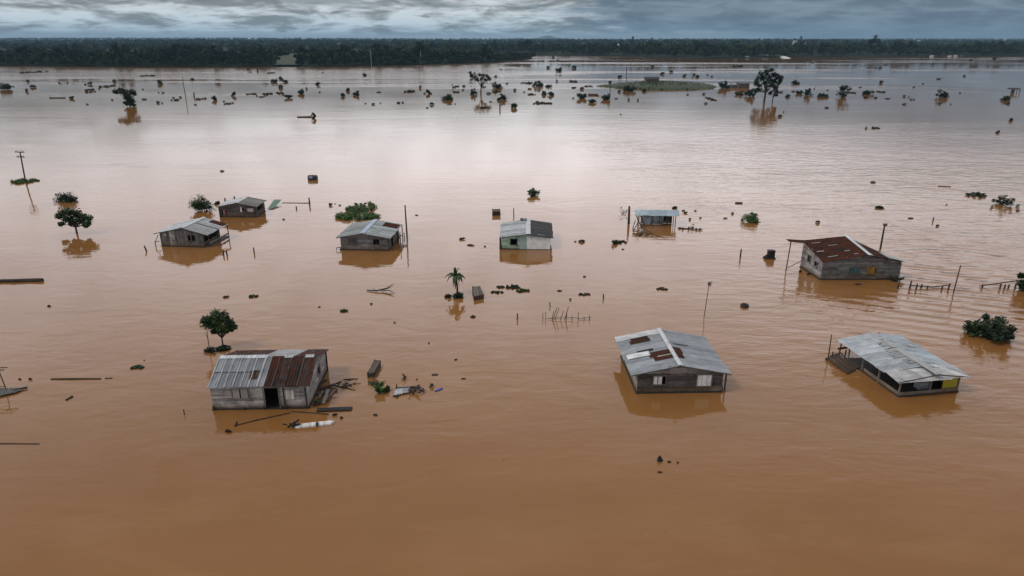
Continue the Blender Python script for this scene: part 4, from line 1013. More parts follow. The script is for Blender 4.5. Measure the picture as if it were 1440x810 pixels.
def palm():
    p = W(643, 413.5); k = mpp(p); cz = k / .93; root = empty('palm_tree', p); tag(root, 'single palm-like tree with drooping fronds in midstream', 'palm tree')
    m = MB(); top = Vector((-1.5 * k, 0, 24 * cz)); m.tube([(0, 0, -.4), (.02, 0, 10 * cz), tuple(top)], [.10, .085, .10], (.05, .042, .03, 0), 8); m.build('trunk', M_WOOD, root)
    rd = random.Random(4); F = MB()
    def frond(a, ln, rise, droop, wd, c):
        prev = None; n = 7
        for i in range(n + 1):
            t = i / n; rr = ln * (t - .12 * t * t); z = rise * math.sin(t * 1.9) - droop * t * t
            q = top + Vector((math.cos(a) * rr, math.sin(a) * rr, z)); sd = Vector((-math.sin(a), math.cos(a), 0)) * wd * math.sin(math.pi * min(.97, .08 + t * .92)) ** .7
            cur = (q - sd - Vector((0, 0, wd * .5)), q, q + sd - Vector((0, 0, wd * .5)))
            if prev:
                o = len(F.v); F.v += [tuple(v) for v in prev + cur]
                F.face((o, o + 1, o + 4, o + 3), c); F.face((o + 1, o + 2, o + 5, o + 4), c)
            prev = cur
    for i in range(13):
        a = 2 * math.pi * i / 13 + rd.uniform(-.2, .2); g = rd.uniform(.7, 1.3)
        frond(a, rd.uniform(.85, 1.15) * 16 * k, rd.uniform(5, 9) * k, rd.uniform(7, 13) * k, rd.uniform(2.2, 3.0) * k, (GREEN[0] * g, GREEN[1] * g, GREEN[2] * g, 0))
    for i in range(4): frond(rd.uniform(0, 6.28), 6 * k, 12 * k, -1 * k, 2.2 * k, (.035, .065, .02, 0))
    for i in range(3): frond(i * 2.1 + .4, 6 * k, 0, 16 * k, 1.6 * k, (.06, .05, .03, 0))
    F.build('crown', M_LEAF, root)
palm()
bush(646, 418, 15, 13, 'leafy clump at the foot of the palm', 50, DARKG); bush(630, 418, 9, 8, 'small round clump left of the palm foot', 51, DARKG)
raft(699, 411.5, 15, 4, 'leftmost floating leaf patch right of the palm', 52, DARKG); raft(704, 404, 9, 4, 'thin floating leaf patch behind the leftmost one by the palm', 53, (.03, .04, .03))
raft(721, 404, 19, 6, 'largest floating leaf patch right of the palm', 54, DARKG); raft(735, 409, 17, 6, 'rightmost floating leaf patch right of the palm', 55, GREEN)
raft(822, 414.5, 14, 4, 'small grey-green leaf scrap left of the short upright stake', 56, (.05, .06, .05)); raft(193, 517.5, 15, 6, 'pale green leaf scrap floating on open water at the left', 57, (.05, .085, .05))
raft(356, 417, 13, 4, 'dark leaf scrap midstream above the leafy tree', 58, DARKG); raft(484, 437.5, 8, 4, 'tiny green leaf scrap below the bare branch', 59, GREEN)
raft(931, 407, 13, 4, 'brown-green leaf scrap above the dark plank house', 60, (.06, .055, .03))
bush(533, 552, 13, 20, 'green weed sprouting below the long crate in midstream', 61, LIVE, 'weed', cat='weed', open_=.3); bush(545, 549, 9, 8, 'low weed tuft right of the taller green weed', 62, GREEN, 'weed', cat='weed')
bush(567, 533, 8, 9, 'spindly sprout above the floating grey sheet', 63, (.06, .065, .03), 'weed', cat='weed', n=40); bush(607, 544, 5, 6, 'yellow-green sprig right of the floating grey sheet', 64, (.10, .09, .02), 'weed', cat='weed', n=40)
bush(974, 322, 8, 8, 'small green shoot among the stakes right of the blue shed', 65, (.04, .06, .03), 'weed', cat='weed', n=60)
bush(876, 301, 15, 12, 'bare twiggy shrub left of the thick dark post', 66, (.05, .045, .035), 'shrub', n=60, cat='shrub'); bush(948, 293.5, 9, 5, 'tuft of weeds behind the blue shed roof', 67, (.05, .06, .03), 'weed', cat='weed')

# far bushes and trees
def fb(*a, **kw): bush(*a, **kw)
far = [
 (7, 126, 18, 13, 'dark bushy islet at the far left edge'), (101, 139, 7, 6, 'small leaning bush beside a floating pole, far left'), (126.5, 119, 6, 6, 'round bush left of the umbrella-shaped tree'),
 (225.5, 118, 6, 6, 'round bush right of the umbrella-shaped tree'), (270.5, 113, 4, 4, 'little round bush by the leaning dead pole'), (301.5, 141, 8, 9, 'egg-shaped bush right of the leaning dead pole'),
 (328.5, 135, 7, 8, 'ragged bush at the left end of a debris line'), (406, 138, 10, 8, 'bush at the right end of the debris line'), (385, 116, 10, 6, 'lowest-left bush of the cluster before the clearing'),
 (395, 112, 6, 5, 'upper bush of the cluster before the clearing'), (402, 116, 9, 6, 'right bush of the cluster before the clearing'), (394, 123.5, 6, 4, 'low bush below the cluster before the clearing'),
 (423, 132, 11, 8, 'round bush right of the debris line with a smaller one behind'), (447, 119.5, 6, 6, 'lone round bush far off right of the clearing'), (441, 166.5, 8, 8, 'bush at the end of a floating pole in open water'),
 (482, 135.5, 7, 8, 'tall bush left of two low ones'), (488, 128, 9, 5, 'low bush of three, upper one'), (502, 134, 14, 6, 'flat wide bush right of the tall bush'), (513, 107, 6, 4, 'small dark bush under the tall thin mast'),
 (603, 132, 8, 8, 'small square bush left of the larger dome bush'), (628.5, 140.5, 17, 10, 'dome-shaped leafy bush left of the slender tree'), (665, 133, 11, 11, 'bush at the left foot of the slender tree'),
 (665, 110, 9, 14, 'tall narrow bush farther out than the slender tree'), (698, 124, 18, 9, 'wide bush right of the slender tree crown'), (709, 140.5, 12, 10, 'round bush with a post below, right of the slender tree'), (702, 141, 6, 5, 'small bush touching the round bush with the post'),
 (723, 152, 10, 9, 'bush nearest to us in the far middle channel'), (785.5, 101, 10, 8, 'pale bush in the far channel beyond the wooded point'), (807, 96, 7, 8, 'taller bush right of the pale channel bush'),
 (756, 121.5, 13, 10, 'ragged bush at the end of a plant line left of the island'), (771, 122.5, 9, 5, 'low bush right of the ragged plant line'), (764.5, 133, 10, 5, 'left one of a low bush pair'), (775, 134, 10, 7, 'right one of a low bush pair'),
 (818, 138.5, 14, 11, 'leafy bush with a log on its right, before the island'), (852.5, 140, 14, 10, 'spiky leafy bush below the island tip'), (833, 144.5, 11, 7, 'low round bush between the leafy and the spiky bush'),
 (885, 128, 18, 9, 'bush on the front edge of the grassy island'), (907, 128.5, 10, 7, 'small bush on the front edge of the grassy island under the hut'),
 (1019.5, 124, 18, 12, 'rounded bush left of the pale grey shed'), (1040, 133.5, 12, 6, 'low bush in front of the brown hut'), (1054.5, 135.5, 15, 12, 'thick bush left of the big spreading tree'),
 (1118, 118, 11, 6, 'bush floating beyond the big spreading tree on its right'), (1106, 136.5, 9, 7, 'small bush just right of the big spreading tree'), (1124, 132, 10, 5, 'low bush left of the palm-like bush'), (1136, 134.5, 12, 11, 'palm-like bush in the far right shallows'),
 (1156.5, 136.5, 20, 6, 'long low bush right of the palm-like bush'), (1217, 132.5, 21, 8, 'flat-topped oblong bush in the far right water'), (1324.5, 137, 16, 13, 'dome bush alone in the far right water'), (1414, 141, 15, 12, 'dome bush near the ruined hut at the far right'),
 (963, 107.5, 6, 4, 'small bush beyond the right end of the grassy island'), (980.5, 109, 5, 4, 'second small bush beyond the right end of the grassy island')]
for i, a in enumerate(far):
    bush(*a, seed=200 + i, base=DARKG if a[2] < 12 else (.022, .042, .016), stem=a[2] >= 8, group='bushes standing in the far flood water')
tree(183, 149.5, 'umbrella-shaped tree leaning left in the far left water', 71, [(-15, 20, 4), (-9, 21, 4), (-3, 21, 4), (3, 20, 4), (7, 17, 3.5), (-5, 15, 3), (0, 12, 4), (5, 8, 4), (-1, 5, 4), (6, 3, 4), (2, 16, 4)], .9, 560, DARKG, (.3, .15))
tree(676, 131.5, 'slender tree with open crown and tall trunk in the far water', 72, [(-6, 22, 3), (-1, 25, 3), (4, 24, 3), (9, 23, 3), (12, 20, 2.5), (2, 20, 3), (-5, 18, 2), (7, 18, 2.5)], .9, 260, (.035, .045, .03), (.35, .18))
tree(1074.5, 142, 'big spreading tree with layered crown standing in the far water', 73, [(-2, 39, 3.5), (5, 41, 3), (-8, 36, 4), (-12, 29, 3.5), (-14, 24, 3.5), (-6, 30, 4), (1, 33, 4.5), (8, 35, 4), (13, 33, 3.5), (18, 32, 3), (12, 27, 4), (16, 24, 3), (19, 28, 2.5), (5, 27, 4), (-2, 24, 3.5), (-9, 21, 3), (8, 21, 3), (-7, 15, 3), (-12, 14, 2.5), (14, 19, 2.5)], .9, 950, DARKG, (.45, .22))
tree(1086, 143, 'thin small tree at the right foot of the big spreading tree', 74, [(-3, 12, 2.5), (1, 17, 3), (3, 13, 2.5), (0, 21, 2.5), (4, 9, 2)], .8, 160, DARKG, (.25, .12))
tree(1184, 137, 'small umbrella-topped tree between low bushes at the far right', 75, [(-3, 13, 3), (2, 14, 3), (6, 12, 3), (0, 10, 3), (-4, 5, 3), (4, 4, 3), (0, 2, 3)], .8, 220, DARKG, (.3, .15))

flats = [(46.5, 102, 16, 4, 'long dark plant mat off the far left bank'), (147.5, 122, 12, 4, 'humped plant mat left of the umbrella-shaped tree'), (128.5, 126.5, 9, 3, 'upper thin plant strip left of the umbrella-shaped tree'), (127, 129.5, 5, 2, 'lower thin plant strip left of the umbrella-shaped tree'),
 (246.5, 141, 9, 2, 'flat plant strip below the leaning dead pole'), (283, 139.5, 12, 3, 'flat plant strip right of the leaning dead pole'), (321.5, 146, 7, 3, 'short plant strip below the egg-shaped bush'), (375, 132.5, 10, 2, 'thin plant strip in the middle of the debris line'), (355, 132.5, 7, 2, 'short plant strip in the left half of the debris line'),
 (386, 132, 9, 7, 'twiggy plant clump right in the debris line'), (576, 129, 14, 3, 'dark green boat-shaped plant mat before the forest'), (562.5, 145, 9, 2, 'thin plant strip below the boat-shaped mat'), (641, 130, 10, 2, 'thin plant strip left of the slender tree'), (641, 122.5, 7, 3, 'low plant patch beside a short far post'),
 (697, 129.5, 8, 3, 'dark oval plant mat right of the slender tree trunk'), (682, 152, 14, 2, 'thin curved plant strip below the slender tree'), (743, 117, 12, 3, 'left half of the ragged plant line by the island'), (747.5, 133, 10, 1.6, 'thin dark strip left of the low bush pair'),
 (764, 145.5, 9, 3, 'middle of the three plant tufts below the bush pair'), (756, 145, 5, 5, 'leftmost of the three plant tufts below the bush pair'), (772.5, 145.5, 7, 2, 'rightmost of the three plant tufts below the bush pair'), (805.5, 114.5, 9, 4, 'humped plant mat beyond the leafy bush'), (827.5, 122, 10, 2, 'thin plant strip touching the island tip'), (808, 124, 7, 2, 'short plant strip left of the island tip'),
 (1197, 130.5, 10, 3, 'flat plant strip right of the small umbrella-topped tree'), (1238.5, 129.5, 7, 2, 'short dark strip right of the flat-topped oblong bush'), (1230, 180.5, 9, 2.6, 'lone dark strip in open water on the right'), (1236.5, 292.5, 11, 3, 'dark plant strip right of midstream above the rusty house'),
 (997, 138.5, 8, 2.5, 'broken plant strip below the grassy island'), (1004, 141, 6, 2.5, 'second broken plant strip below the grassy island'), (1038, 93.5, 12, 1.5, 'long thin dark strip off the far right bank'), (208, 107, 16, 1.5, 'long thin dark strip off the left forest'), (381, 103, 8, 1.5, 'thin dark strip before the grassy clearing')]
for i, a in enumerate(flats): raft(*a, seed=760 + i, base=(.016, .024, .014), tall=.3, group='plant mats drifting on the far water')

# grassy island
def island():
    rng = np.random.default_rng(8); outl = [(836, 121.5), (858, 119), (885, 116.8), (910, 115), (940, 114.8), (975, 116.5), (1000, 119.5), (1011, 122.4), (1004, 125), (980, 126.6), (940, 127.2), (910, 126.3), (880, 125), (858, 123.5)]
    P = [W(*q) for q in outl]; c = sum(P, Vector()) / len(P)
    v = [tuple(c + Vector((0, 0, 1.6)))]; f = []; n = len(P)
    for s_, z in ((.6, 1.3), (.88, .8), (1.0, -.2)):
        for p in P: q = c + (p - c) * s_; v.append((q.x, q.y, z))
    for i in range(n):
        j = (i + 1) % n; f.append((0, 1 + i, 1 + j))
        for k in range(2): f.append((1 + k * n + i, 1 + (k + 1) * n + i, 1 + (k + 1) * n + j, 1 + k * n + j))
    me = bpy.data.meshes.new('island'); me.from_pydata(v, [], f); me.materials.append(gm); me.polygons.foreach_set('use_smooth', [True] * len(f)); tag(link('island', me), kind='structure')
    # rough grass
    V = []; C = []; pts = []
    while len(pts) < 2600:
        a = rng.integers(0, n); b = (a + 1) % n; s_ = math.sqrt(rng.uniform()); t_ = rng.uniform(); e = P[a].lerp(P[b], t_); q = c + (e - c) * s_ * .98
        pts.append((q.x, q.y, 1.55 - 1.4 * s_ ** 2.2))
    pts = np.array(pts); V, C = leaf_cloud(rng, pts, np.full(len(pts), .45), 7000, .7, (.024, .046, .012), .9, .45); V[..., 2] = np.maximum(V[..., 2], .05)
    tag(np_quads('island_grass', V, C, M_LEAF), 'rough bright grass covering the low island', 'grass', kind='stuff')
island()

# ------------------------------------------------------------------ poles, posts, stakes
WOODC = (.055, .045, .038, 0)
def pole(px, pyb, pxt, pyt, label, rad=.07, name='pole', cat='pole', colr=WOODC, group=None, arms=(), cap=None, sub=.5):
    """straight pole from the water at (px,pyb) to a top seen at (pxt,pyt)"""
    p = W(px, pyb); z = zat(p, pyt); k = (p.y * cP - (z - CAMH) * sP) / FPX; dx_ = (pxt - px) * k - p.x * (1 - (p.y * cP - (z - CAMH) * sP) / (p.y * cP + CAMH * sP))
    m = MB(); top = Vector((dx_, 0, z)); m.tube([tuple(top * (-sub / max(z, .1))), tuple(top * .5), tuple(top)], [rad, rad * .9, rad * .75], colr, 7)
    if arms or cap:
        root = empty(name, p); tag(root, label, cat, group); m.build('shaft', M_WOOD, root)
        for f_, w_ in arms:
            a = MB(); q = top * f_; a.beam(q + Vector((-w_, -.08, .05)), q + Vector((w_, -.08, -.02)), .10, .10, colr)
            arm = a.build('crossarm', M_WOOD, root)
            for s_ in (-.85, -.4, .4, .85): a = MB(); a.tube([q + Vector((w_ * s_, -.08, .05)), q + Vector((w_ * s_, -.08, .24))], [.05, .07], (.2, .2, .2, 0), 6); a.build('insulator', M_WOOD, arm)
        if cap:
            a = MB(); a.box((top.x - .05, -.08, z - .02), (top.x + .22, .08, z + .12), cap); a.build('lamp', M_PAINT, root)
        return root
    o = m.build(name, M_WOOD); o.location = p; tag(o, label, cat, group); return o
pole(36, 256, 28, 213.5, 'leaning utility pole with two crossarms on a grass patch at the left', .12, 'utility_pole', 'utility pole', arms=((.985, .75), (.83, .6)))
raft(35.5, 255.5, 34, 8, 'pointed grass patch at the foot of the leaning utility pole', 80, LIVE, 'grass_patch', cat='grass patch', tall=.25, n=700)
pole(572.5, 333, 569.5, 288.5, 'tall straight pole right of the patched-roof house', .10)
pole(990, 446, 997.5, 397, 'thin leaning pole with a pale lamp at its tip', .035, 'lamp_pole', 'lamp pole', cap=(.5, .5, .48, 0))
pole(1238, 350, 1244.5, 314.5, 'dark leaning power pole behind the rusty house', .11, 'utility_pole', 'utility pole', arms=((.93, .22),))
pole(1341, 411, 1351, 373, 'slanting bare pole right of the rusty house', .06); pole(1041, 362, 1042.5, 350, 'lone square stake left of the rusty house', .09, 'stake', 'stake')
pole(722.5, 306, 722.3, 292.5, 'slim upright stake behind the green and white house', .07, 'stake', 'stake'); pole(884, 314.5, 885, 290, 'thick dark post left of the blue shed', .16, 'post', 'post', colr=(.03, .022, .018, 0))
pole(1164.5, 505, 1169.5, 470.5, 'thin post standing by the plank raft at the pale shelter', .045); pole(1236, 474, 1237, 467.5, 'short post poking up behind the pale shelter roof', .05, 'post', 'post')
pole(261, 136, 256.5, 110, 'leaning dead pole in the far left water', .16); pole(881, 114.5, 881, 94, 'tall thin pole behind the grassy island', .2, cap=(.05, .05, .05, 0))
pole(703, 152.5, 703, 143, 'short post under the round bush in the far water', .25, 'post', 'post'); pole(636.7, 124, 636.5, 118, 'short far post left of the slender tree', .22, 'post', 'post'); pole(273, 136.5, 272.8, 130, 'dark stub post right of the leaning dead pole', .3, 'post', 'post')
pole(727.5, 89, 727.5, 82, 'thin far pole at the tip of the wooded point', .2); pole(858, 134, 858, 113.5, 'thin stick topped by a tuft at the left end of the island', .14)
for a in [(206, 353, 202.5, 345.5, 'leaning stake left of the upright-board house', .09), (314.5, 359, 313.5, 351.5, 'left stake of the pair right of the upright-board house', .09), (319.5, 359, 318, 352, 'right stake of the pair right of the upright-board house', .09), (357.5, 356, 356.5, 348, 'single stake farther right of the upright-board house', .08),
          (435.5, 288, 434.5, 278, 'post at the end of the floating rail by the green sheet', .12), (417, 294, 416.5, 290, 'stub below the floating rail by the green sheet', .10), (727.5, 449, 727.8, 440.5, 'upright stub below the floating leaf patches', .06), (848.5, 420, 848.5, 413.5, 'short stake right of the grey-green leaf scrap', .07),
          (773.5, 431, 773, 425, 'tiny stub above the broken stick fence', .05), (259.5, 583, 258, 575.5, 'small stake left of the front plank house', .035), (1312, 311, 1313, 305.5, 'tiny stake in open water above the rusty house', .09), (316.5, 282, 316.3, 278.5, 'dark stub behind the small dark house, left one', .12), (329.5, 280, 329.5, 276, 'dark stub behind the small dark house, right one', .12)]:
    pole(*a[:4], a[4], a[5], 'stake', 'stake')
# broken stick fence in midstream
def stick_fence(label, sticks, rails, rad, name='broken_fence', colr=WOODC):
    p = W(*sticks[0][:2]); root = empty(name, p); tag(root, label, 'fence')
    for (xb, yb, xt, yt) in sticks:
        q = W(xb, yb); z = zat(q, yt); k = mpp(q); m = MB(); b = q - p
        m.tube([b + Vector((0, 0, -.3)), b + Vector(((xt - xb) * k, 0, z))], [rad, rad * .7], colr, 6); m.build('stake', M_WOOD, root)
    for (xa, ya, za, xb, yb, zb) in rails:
        a = W(xa, ya) - p; b = W(xb, yb) - p; m = MB(); m.tube([a + Vector((0, 0, za)), b + Vector((0, 0, zb))], rad * .6, colr, 5); m.build('rail', M_WOOD, root)
stick_fence('broken fence of leaning sticks in midstream right of the palm', [(764, 449, 763, 440), (768, 449, 767, 439), (776, 450, 783, 432), (779, 449, 786, 433), (775, 448, 779, 437), (787, 450, 792, 437), (793, 449, 799, 431), (796, 450, 797, 437), (804, 450, 804.5, 443), (813, 450, 813, 439), (822, 450, 821, 445), (829, 449, 829, 443)], [(793, 449, .15, 812, 450, .2), (812, 450, .1, 831, 448, .12), (770, 449, .08, 790, 450, .2)], .035)
stick_fence('line of fence stubs running right from the rusty house', [(1262.5, 406, 1262.5, 396), (1279, 406, 1279.5, 395), (1288, 407, 1288.5, 399), (1295, 405, 1295.5, 399.5), (1304, 406, 1304, 402), (1324, 407, 1324.5, 401.5), (1333, 407, 1334, 398.5)], [(1279, 405, .25, 1310, 405, .12), (1310, 405, .1, 1336, 404, .25)], .09)
stick_fence('fallen rail fence leaning into the bush at the right edge', [(1381, 405, 1381, 400), (1406, 406, 1406, 399), (1412, 406, 1412.5, 400), (1418, 405, 1418, 400), (1427, 406, 1427, 399)], [(1377, 403.5, .1, 1431, 402, .55)], .09)
stick_fence('row of broken stakes right of the blue shed', [(956, 322, 956, 319.5), (960, 323, 960, 320), (968, 323, 968, 319), (979, 324, 979, 320.5), (984, 324, 984, 320.5)], [(953, 321, .05, 988, 324, .1)], .11)
stick_fence('tangle of slanting sticks in front of the blue shed', [(890, 324, 897, 311), (897, 326, 905, 316), (889, 321, 893, 309)], [(889, 323, .1, 933, 334, .02), (898, 320, .3, 916, 328, .02)], .06)

# ------------------------------------------------------------------ logs, boards, crates and scraps
def log(pts, rad, label, name='floating_log', cat='log', colr=(.035, .028, .022, 0), seed=1, group=None, tip=None):
    """pts in photo pixels on the water"""
    P = [W(*q) for q in pts]; p = P[0]; rd = random.Random(seed); m = MB()
    Q = [q - p + Vector((0, 0, rad * .35)) for q in P]; full = [Q[0]]
    for a, b in zip(Q[:-1], Q[1:]): full += [a.lerp(b, .5) + Vector((0, rd.uniform(-.4, .4) * rad, 0)), b]
    m.tube(full, [rad * rd.uniform(.75, 1.1) for _ in full], colr, 7, .15, rd); o = m.build(name, M_WOOD); o.location = p; tag(o, label, cat, group); return o
log([(-12, 397), (20, 396.5), (60, 395.5)], .22, 'thick dark log floating in from the left edge', seed=2)
log([(72, 533.5), (105, 533.3), (142, 533)], .07, 'long thin dark log at the left below open water', seed=3); log([(148, 532.5), (158, 532)], .05, 'short dark stick at the right end of the long thin log', seed=4)
log([(93, 563), (102, 558)], .07, 'short slanting stick below the long thin log', 'floating_stick', 'stick', seed=5); log([(-8, 624), (55, 624.5)], .045, 'thin straight pole floating at the lower left edge', seed=6, colr=(.07, .06, .05, 0))
log([(330, 599), (362, 591), (408, 581)], .05, 'long thin pole floating before the front plank house', seed=7); log([(331, 600), (333, 594)], .06, 'stub at the left end of the long pole before the plank house', 'floating_stick', 'stick', seed=8)
log([(410, 579), (440, 581), (462, 583)], .045, 'thin dark stick beside the broad dark beam', 'floating_stick', 'stick', seed=9); log([(471, 542.5), (485, 545.5), (499, 549)], .04, 'thin curved stick right of the plank house gable', 'floating_stick', 'stick', seed=10)
log([(483, 534), (503, 533)], .045, 'stick floating above the curved one right of the plank house', 'floating_stick', 'stick', seed=11)
log([(70, 138), (78, 138), (92, 138)], .3, 'floating pole left of the small leaning bush', seed=12); log([(418, 165), (438, 165)], .25, 'pole floating beside the bush in open water', seed=13); log([(827, 134), (840, 134)], .5, 'dark log right of the leafy bush before the island', seed=14)
log([(397, 285.5), (434, 285.8)], .06, 'thin rail floating right of the green sheet', 'floating_rail', 'rail', seed=15); log([(1319, 262), (1337, 263)], .12, 'faint reddish stick in open water on the right', 'floating_stick', 'stick', seed=16, colr=(.2, .1, .08, 0))
log([(1034, 286), (1044, 286)], .14, 'thin dark stick above the bright green bush', 'floating_stick', 'stick', seed=17)
def branch():
    p = W(516, 409); m = MB(); B = (.05, .04, .034, 0)
    P = lambda x, y, z=.08: W(x, y) - p + Vector((0, 0, z))
    m.tube([P(516, 409), P(530, 410.5, .12), P(545, 409.5, .3), P(554, 406, .5)], [.05, .07, .06, .02], B, 6); m.tube([P(537, 410.5, .15), P(548, 412, .25), P(555, 415, .2)], [.05, .04, .015], B, 5); m.tube([P(541, 410, .2), P(553, 409.5, .45)], [.035, .015], B, 5)
    m.tube([P(535, 411, .1), P(552, 416, .05)], [.03, .012], B, 5); m.tube([P(530, 410.5, .1), P(524, 408, .2)], [.03, .012], B, 5)
    o = m.build('dead_branch', M_WOOD); o.location = p; tag(o, 'forked bare branch floating left of the palm', 'branch')
branch()
def board(a, b, width, thick, label, name='floating_board', cat='board', colr=(.03, .025, .022, 0), z=.03, mat=None):
    p = W(*a); q = W(*b); m = MB(); d = (q - p); m.beam((0, 0, z), tuple(d + Vector((0, 0, z))), width, thick, colr)
    o = m.build(name, mat or M_WOOD); o.location = p; tag(o, label, cat); return o
board((446, 577.5), (495, 575.5), .42, .10, 'broad dark beam floating right of the front plank house', colr=(.022, .019, .018, 0))
board((612, 550.5), (622, 546.5), .16, .05, 'small bright blue board floating in midstream', colr=(.04, .08, .35, 0), mat=M_PAINT)
board((607, 527.5), (616, 527), .16, .06, 'small dark board above the blue one', colr=(.04, .035, .03, 0))

def white_boat():
    """long white hull-like trough with a dark load at its left end"""
    a, b = W(414, 600.5), W(470, 594.5); p = a; d = b - a; root = empty('capsized_canoe', p, math.atan2(d.y, d.x)); tag(root, 'long white capsized canoe with dark wreckage at its left end', 'canoe')
    L = d.length; m = MB(); n = 14; sec = 7; o = 0; rows_ = []
    for i in range(n + 1):
        t = i / n; w_ = .21 * (1 - max(0, (abs(t - .5) - .42) / .08) ** 2 * .6); r_ = []
        for k in range(sec + 1):
            an = math.pi * (k + .001) / (sec + .002); r_.append((t * L, w_ * math.cos(an), .0 + .14 * math.sin(an) ** .6 * (.9 + .1 * w_ / .21)))
        rows_.append(r_)
    m.v = [q for r_ in rows_ for q in r_]
    for i in range(n):
        for k in range(sec):
            q = i * (sec + 1) + k; g_ = .60 + .12 * math.sin(i * 2.3) + (.03 if k % 2 else 0); m.face((q, q + 1, q + sec + 2, q + sec + 1), (g_, g_, g_ * .98, 0))
    m.face(list(range(sec + 1)), (.5, .5, .5, 0)); m.face([n * (sec + 1) + k for k in range(sec + 1)][::-1], (.45, .45, .45, 0)); m.build('hull', M_PAINT, root)
    m = MB(); m.box((L * .55, -.23, .0), (L * .60, -.02, .2), DK); m.build('bracket', M_WOOD, root)
    rd = random.Random(3); m = MB()
    for i in range(9): c = Vector((rd.uniform(-.5, .05), rd.uniform(-.15, .2), rd.uniform(.03, .25))); m.beam(c, c + Vector((rd.uniform(-.4, .4), rd.uniform(-.2, .2), rd.uniform(-.15, .2))), .1, .07, vcol(rd, (.03, .027, .025)))
    m.build('wreckage', M_WOOD, root)
white_boat()

def crate(pts, hgt, label, seed, slat=5, name='floating_crate', colr=(.075, .062, .05), rim=True):
    """open box of slats; pts: four water-line corners in photo pixels"""
    P = [W(*q) for q in pts]; p = P[0]; root = empty(name, p); tag(root, label, 'crate'); rd = random.Random(seed); Q = [q - p for q in P]
    for i in range(4):
        a, b = Q[i], Q[(i + 1) % 4]; m = MB()
        for k in range(2): m.beam(a + Vector((0, 0, hgt * (.25 + .5 * k))), b + Vector((0, 0, hgt * (.25 + .5 * k))), .035, hgt * .45, vcol(rd, colr))
        m.build('side', M_WOOD, root)
    m = MB()
    for k in range(slat):
        t = (k + .5) / slat; a = Q[0].lerp(Q[1], t); b = Q[3].lerp(Q[2], t); w_ = (Q[1] - Q[0]).length / slat * .78
        m.beam(a + Vector((0, 0, hgt * .9)), b + Vector((0, 0, hgt * .9)), w_, .03, vcol(rd, (.12, .105, .09), .5))
    m.build('lid', M_WOOD, root)
    for q in Q:
        m = MB(); m.beam(q + Vector((0, 0, -.1)), q + Vector((0, 0, hgt * 1.12)), .06, .06, DK); m.build('corner_post', M_WOOD, root)
crate([(667, 422.5), (680, 420), (675, 408.5), (664.5, 409)], .42, 'slatted crate floating just right of the palm', 5, colr=(.10, .065, .045))
crate([(517.5, 531), (526, 531), (535, 514), (527, 513)], .38, 'long grey slatted crate above the green weed', 6)
crate([(692.5, 303), (703.5, 303), (703, 299.5), (692.5, 299.5)], .55, 'square brown crate floating behind the green and white house', 7, colr=(.06, .035, .025))
def box_stack():
    p = W(1080, 363.5); k = mpp(p); root = empty('floating_cabinet', p); tag(root, 'dark square cabinet on a raft of scraps left of the rusty house', 'cabinet')
    m = MB(); m.box((-.05, -.2, .1), (.62, .35, .85), (.022, .018, .016, 0)); m.box((-.08, -.24, .85), (.66, .38, .89), (.03, .025, .022, 0)); m.build('body', M_WOOD, root)
    m = MB(); m.box((-.42, -.3, -.1), (.72, .4, .14), (.05, .03, .022, 0)); m.build('raft', M_WOOD, root)
    m = MB(); m.beam((-.45, .1, .1), (-.15, 0, .4), .2, .12, (.03, .025, .02, 0)); m.build('scrap', M_WOOD, root)
box_stack()
def drum():
    p = W(440, 252.5); root = empty('floating_barrel', p); tag(root, 'dark barrel with a blue-white lid floating far left of centre', 'barrel')
    m = MB(); m.tube([(-.75, 0, .25), (-.72, 0, .25), (0, 0, .25), (.72, 0, .25), (.75, 0, .25)], [.42, .48, .52, .48, .42], (.03, .035, .045, 0), 14); m.build('body', M_PAINT, root)
    m = MB(); m.box((-.45, -.56, .30), (.1, -.44, .66), (.30, .40, .55, 0)); m.build('label_panel', M_PAINT, root)
    m = MB()
    for x in (-.45, 0, .45): m.tube([(x - .03, 0, .25), (x + .03, 0, .25)], .545, (.06, .065, .075, 0), 14)
    m.build('hoop', M_PAINT, root)
drum()
def tyre():
    p = W(1047, 431); m = MB(); n, k = 28, 10; c = (.018, .013, .011, 0)
    for i in range(n):
        a = 2 * math.pi * i / n
        for j in range(k):
            b = 2 * math.pi * j / k; r = .27 + .10 * math.cos(b); m.v.append((r * math.cos(a), r * math.sin(a), .08 + .15 * math.sin(b)))
    for i in range(n):
        for j in range(k): m.face((i * k + j, ((i + 1) % n) * k + j, ((i + 1) % n) * k + (j + 1) % k, i * k + (j + 1) % k), c)
    o = m.build('tyre', M_RUBBER, smooth=True); o.location = p; tag(o, 'dark tyre floating flat between the lamp pole and the rusty house', 'tyre')
tyre()
def rough_lump(name, p, sx, sy, sz, colr, label, cat, seed, mat=None, group=None):
    rd = random.Random(seed); m = MB(); n, k = 9, 4
    for i in range(k + 1):
        z = i / k; r = math.cos(z * 1.45) ** .7
        for j in range(n): a = 2 * math.pi * j / n; q = rd.uniform(.75, 1.2); m.v.append((sx * r * q * math.cos(a), sy * r * q * math.sin(a), sz * z * rd.uniform(.85, 1.1) - .05))
    for i in range(k):
        for j in range(n): m.face((i * n + j, i * n + (j + 1) % n, (i + 1) * n + (j + 1) % n, (i + 1) * n + j), colr)
    m.face([k * n + j for j in range(n)], colr); o = m.build(name, mat or M_WOOD); o.location = p; tag(o, label, cat, group); return o
rough_lump('rubbish_heap', W(927.5, 648), .17, .15, .36, (.018, .022, .024, 0), 'dark jagged lump alone in the lower right water', 'rubbish', 1)
rough_lump('rubbish_bag', W(665, 446), .26, .2, .22, (.02, .018, .016, 0), 'dark sagging bag floating below the slatted crate', 'rubbish bag', 2)
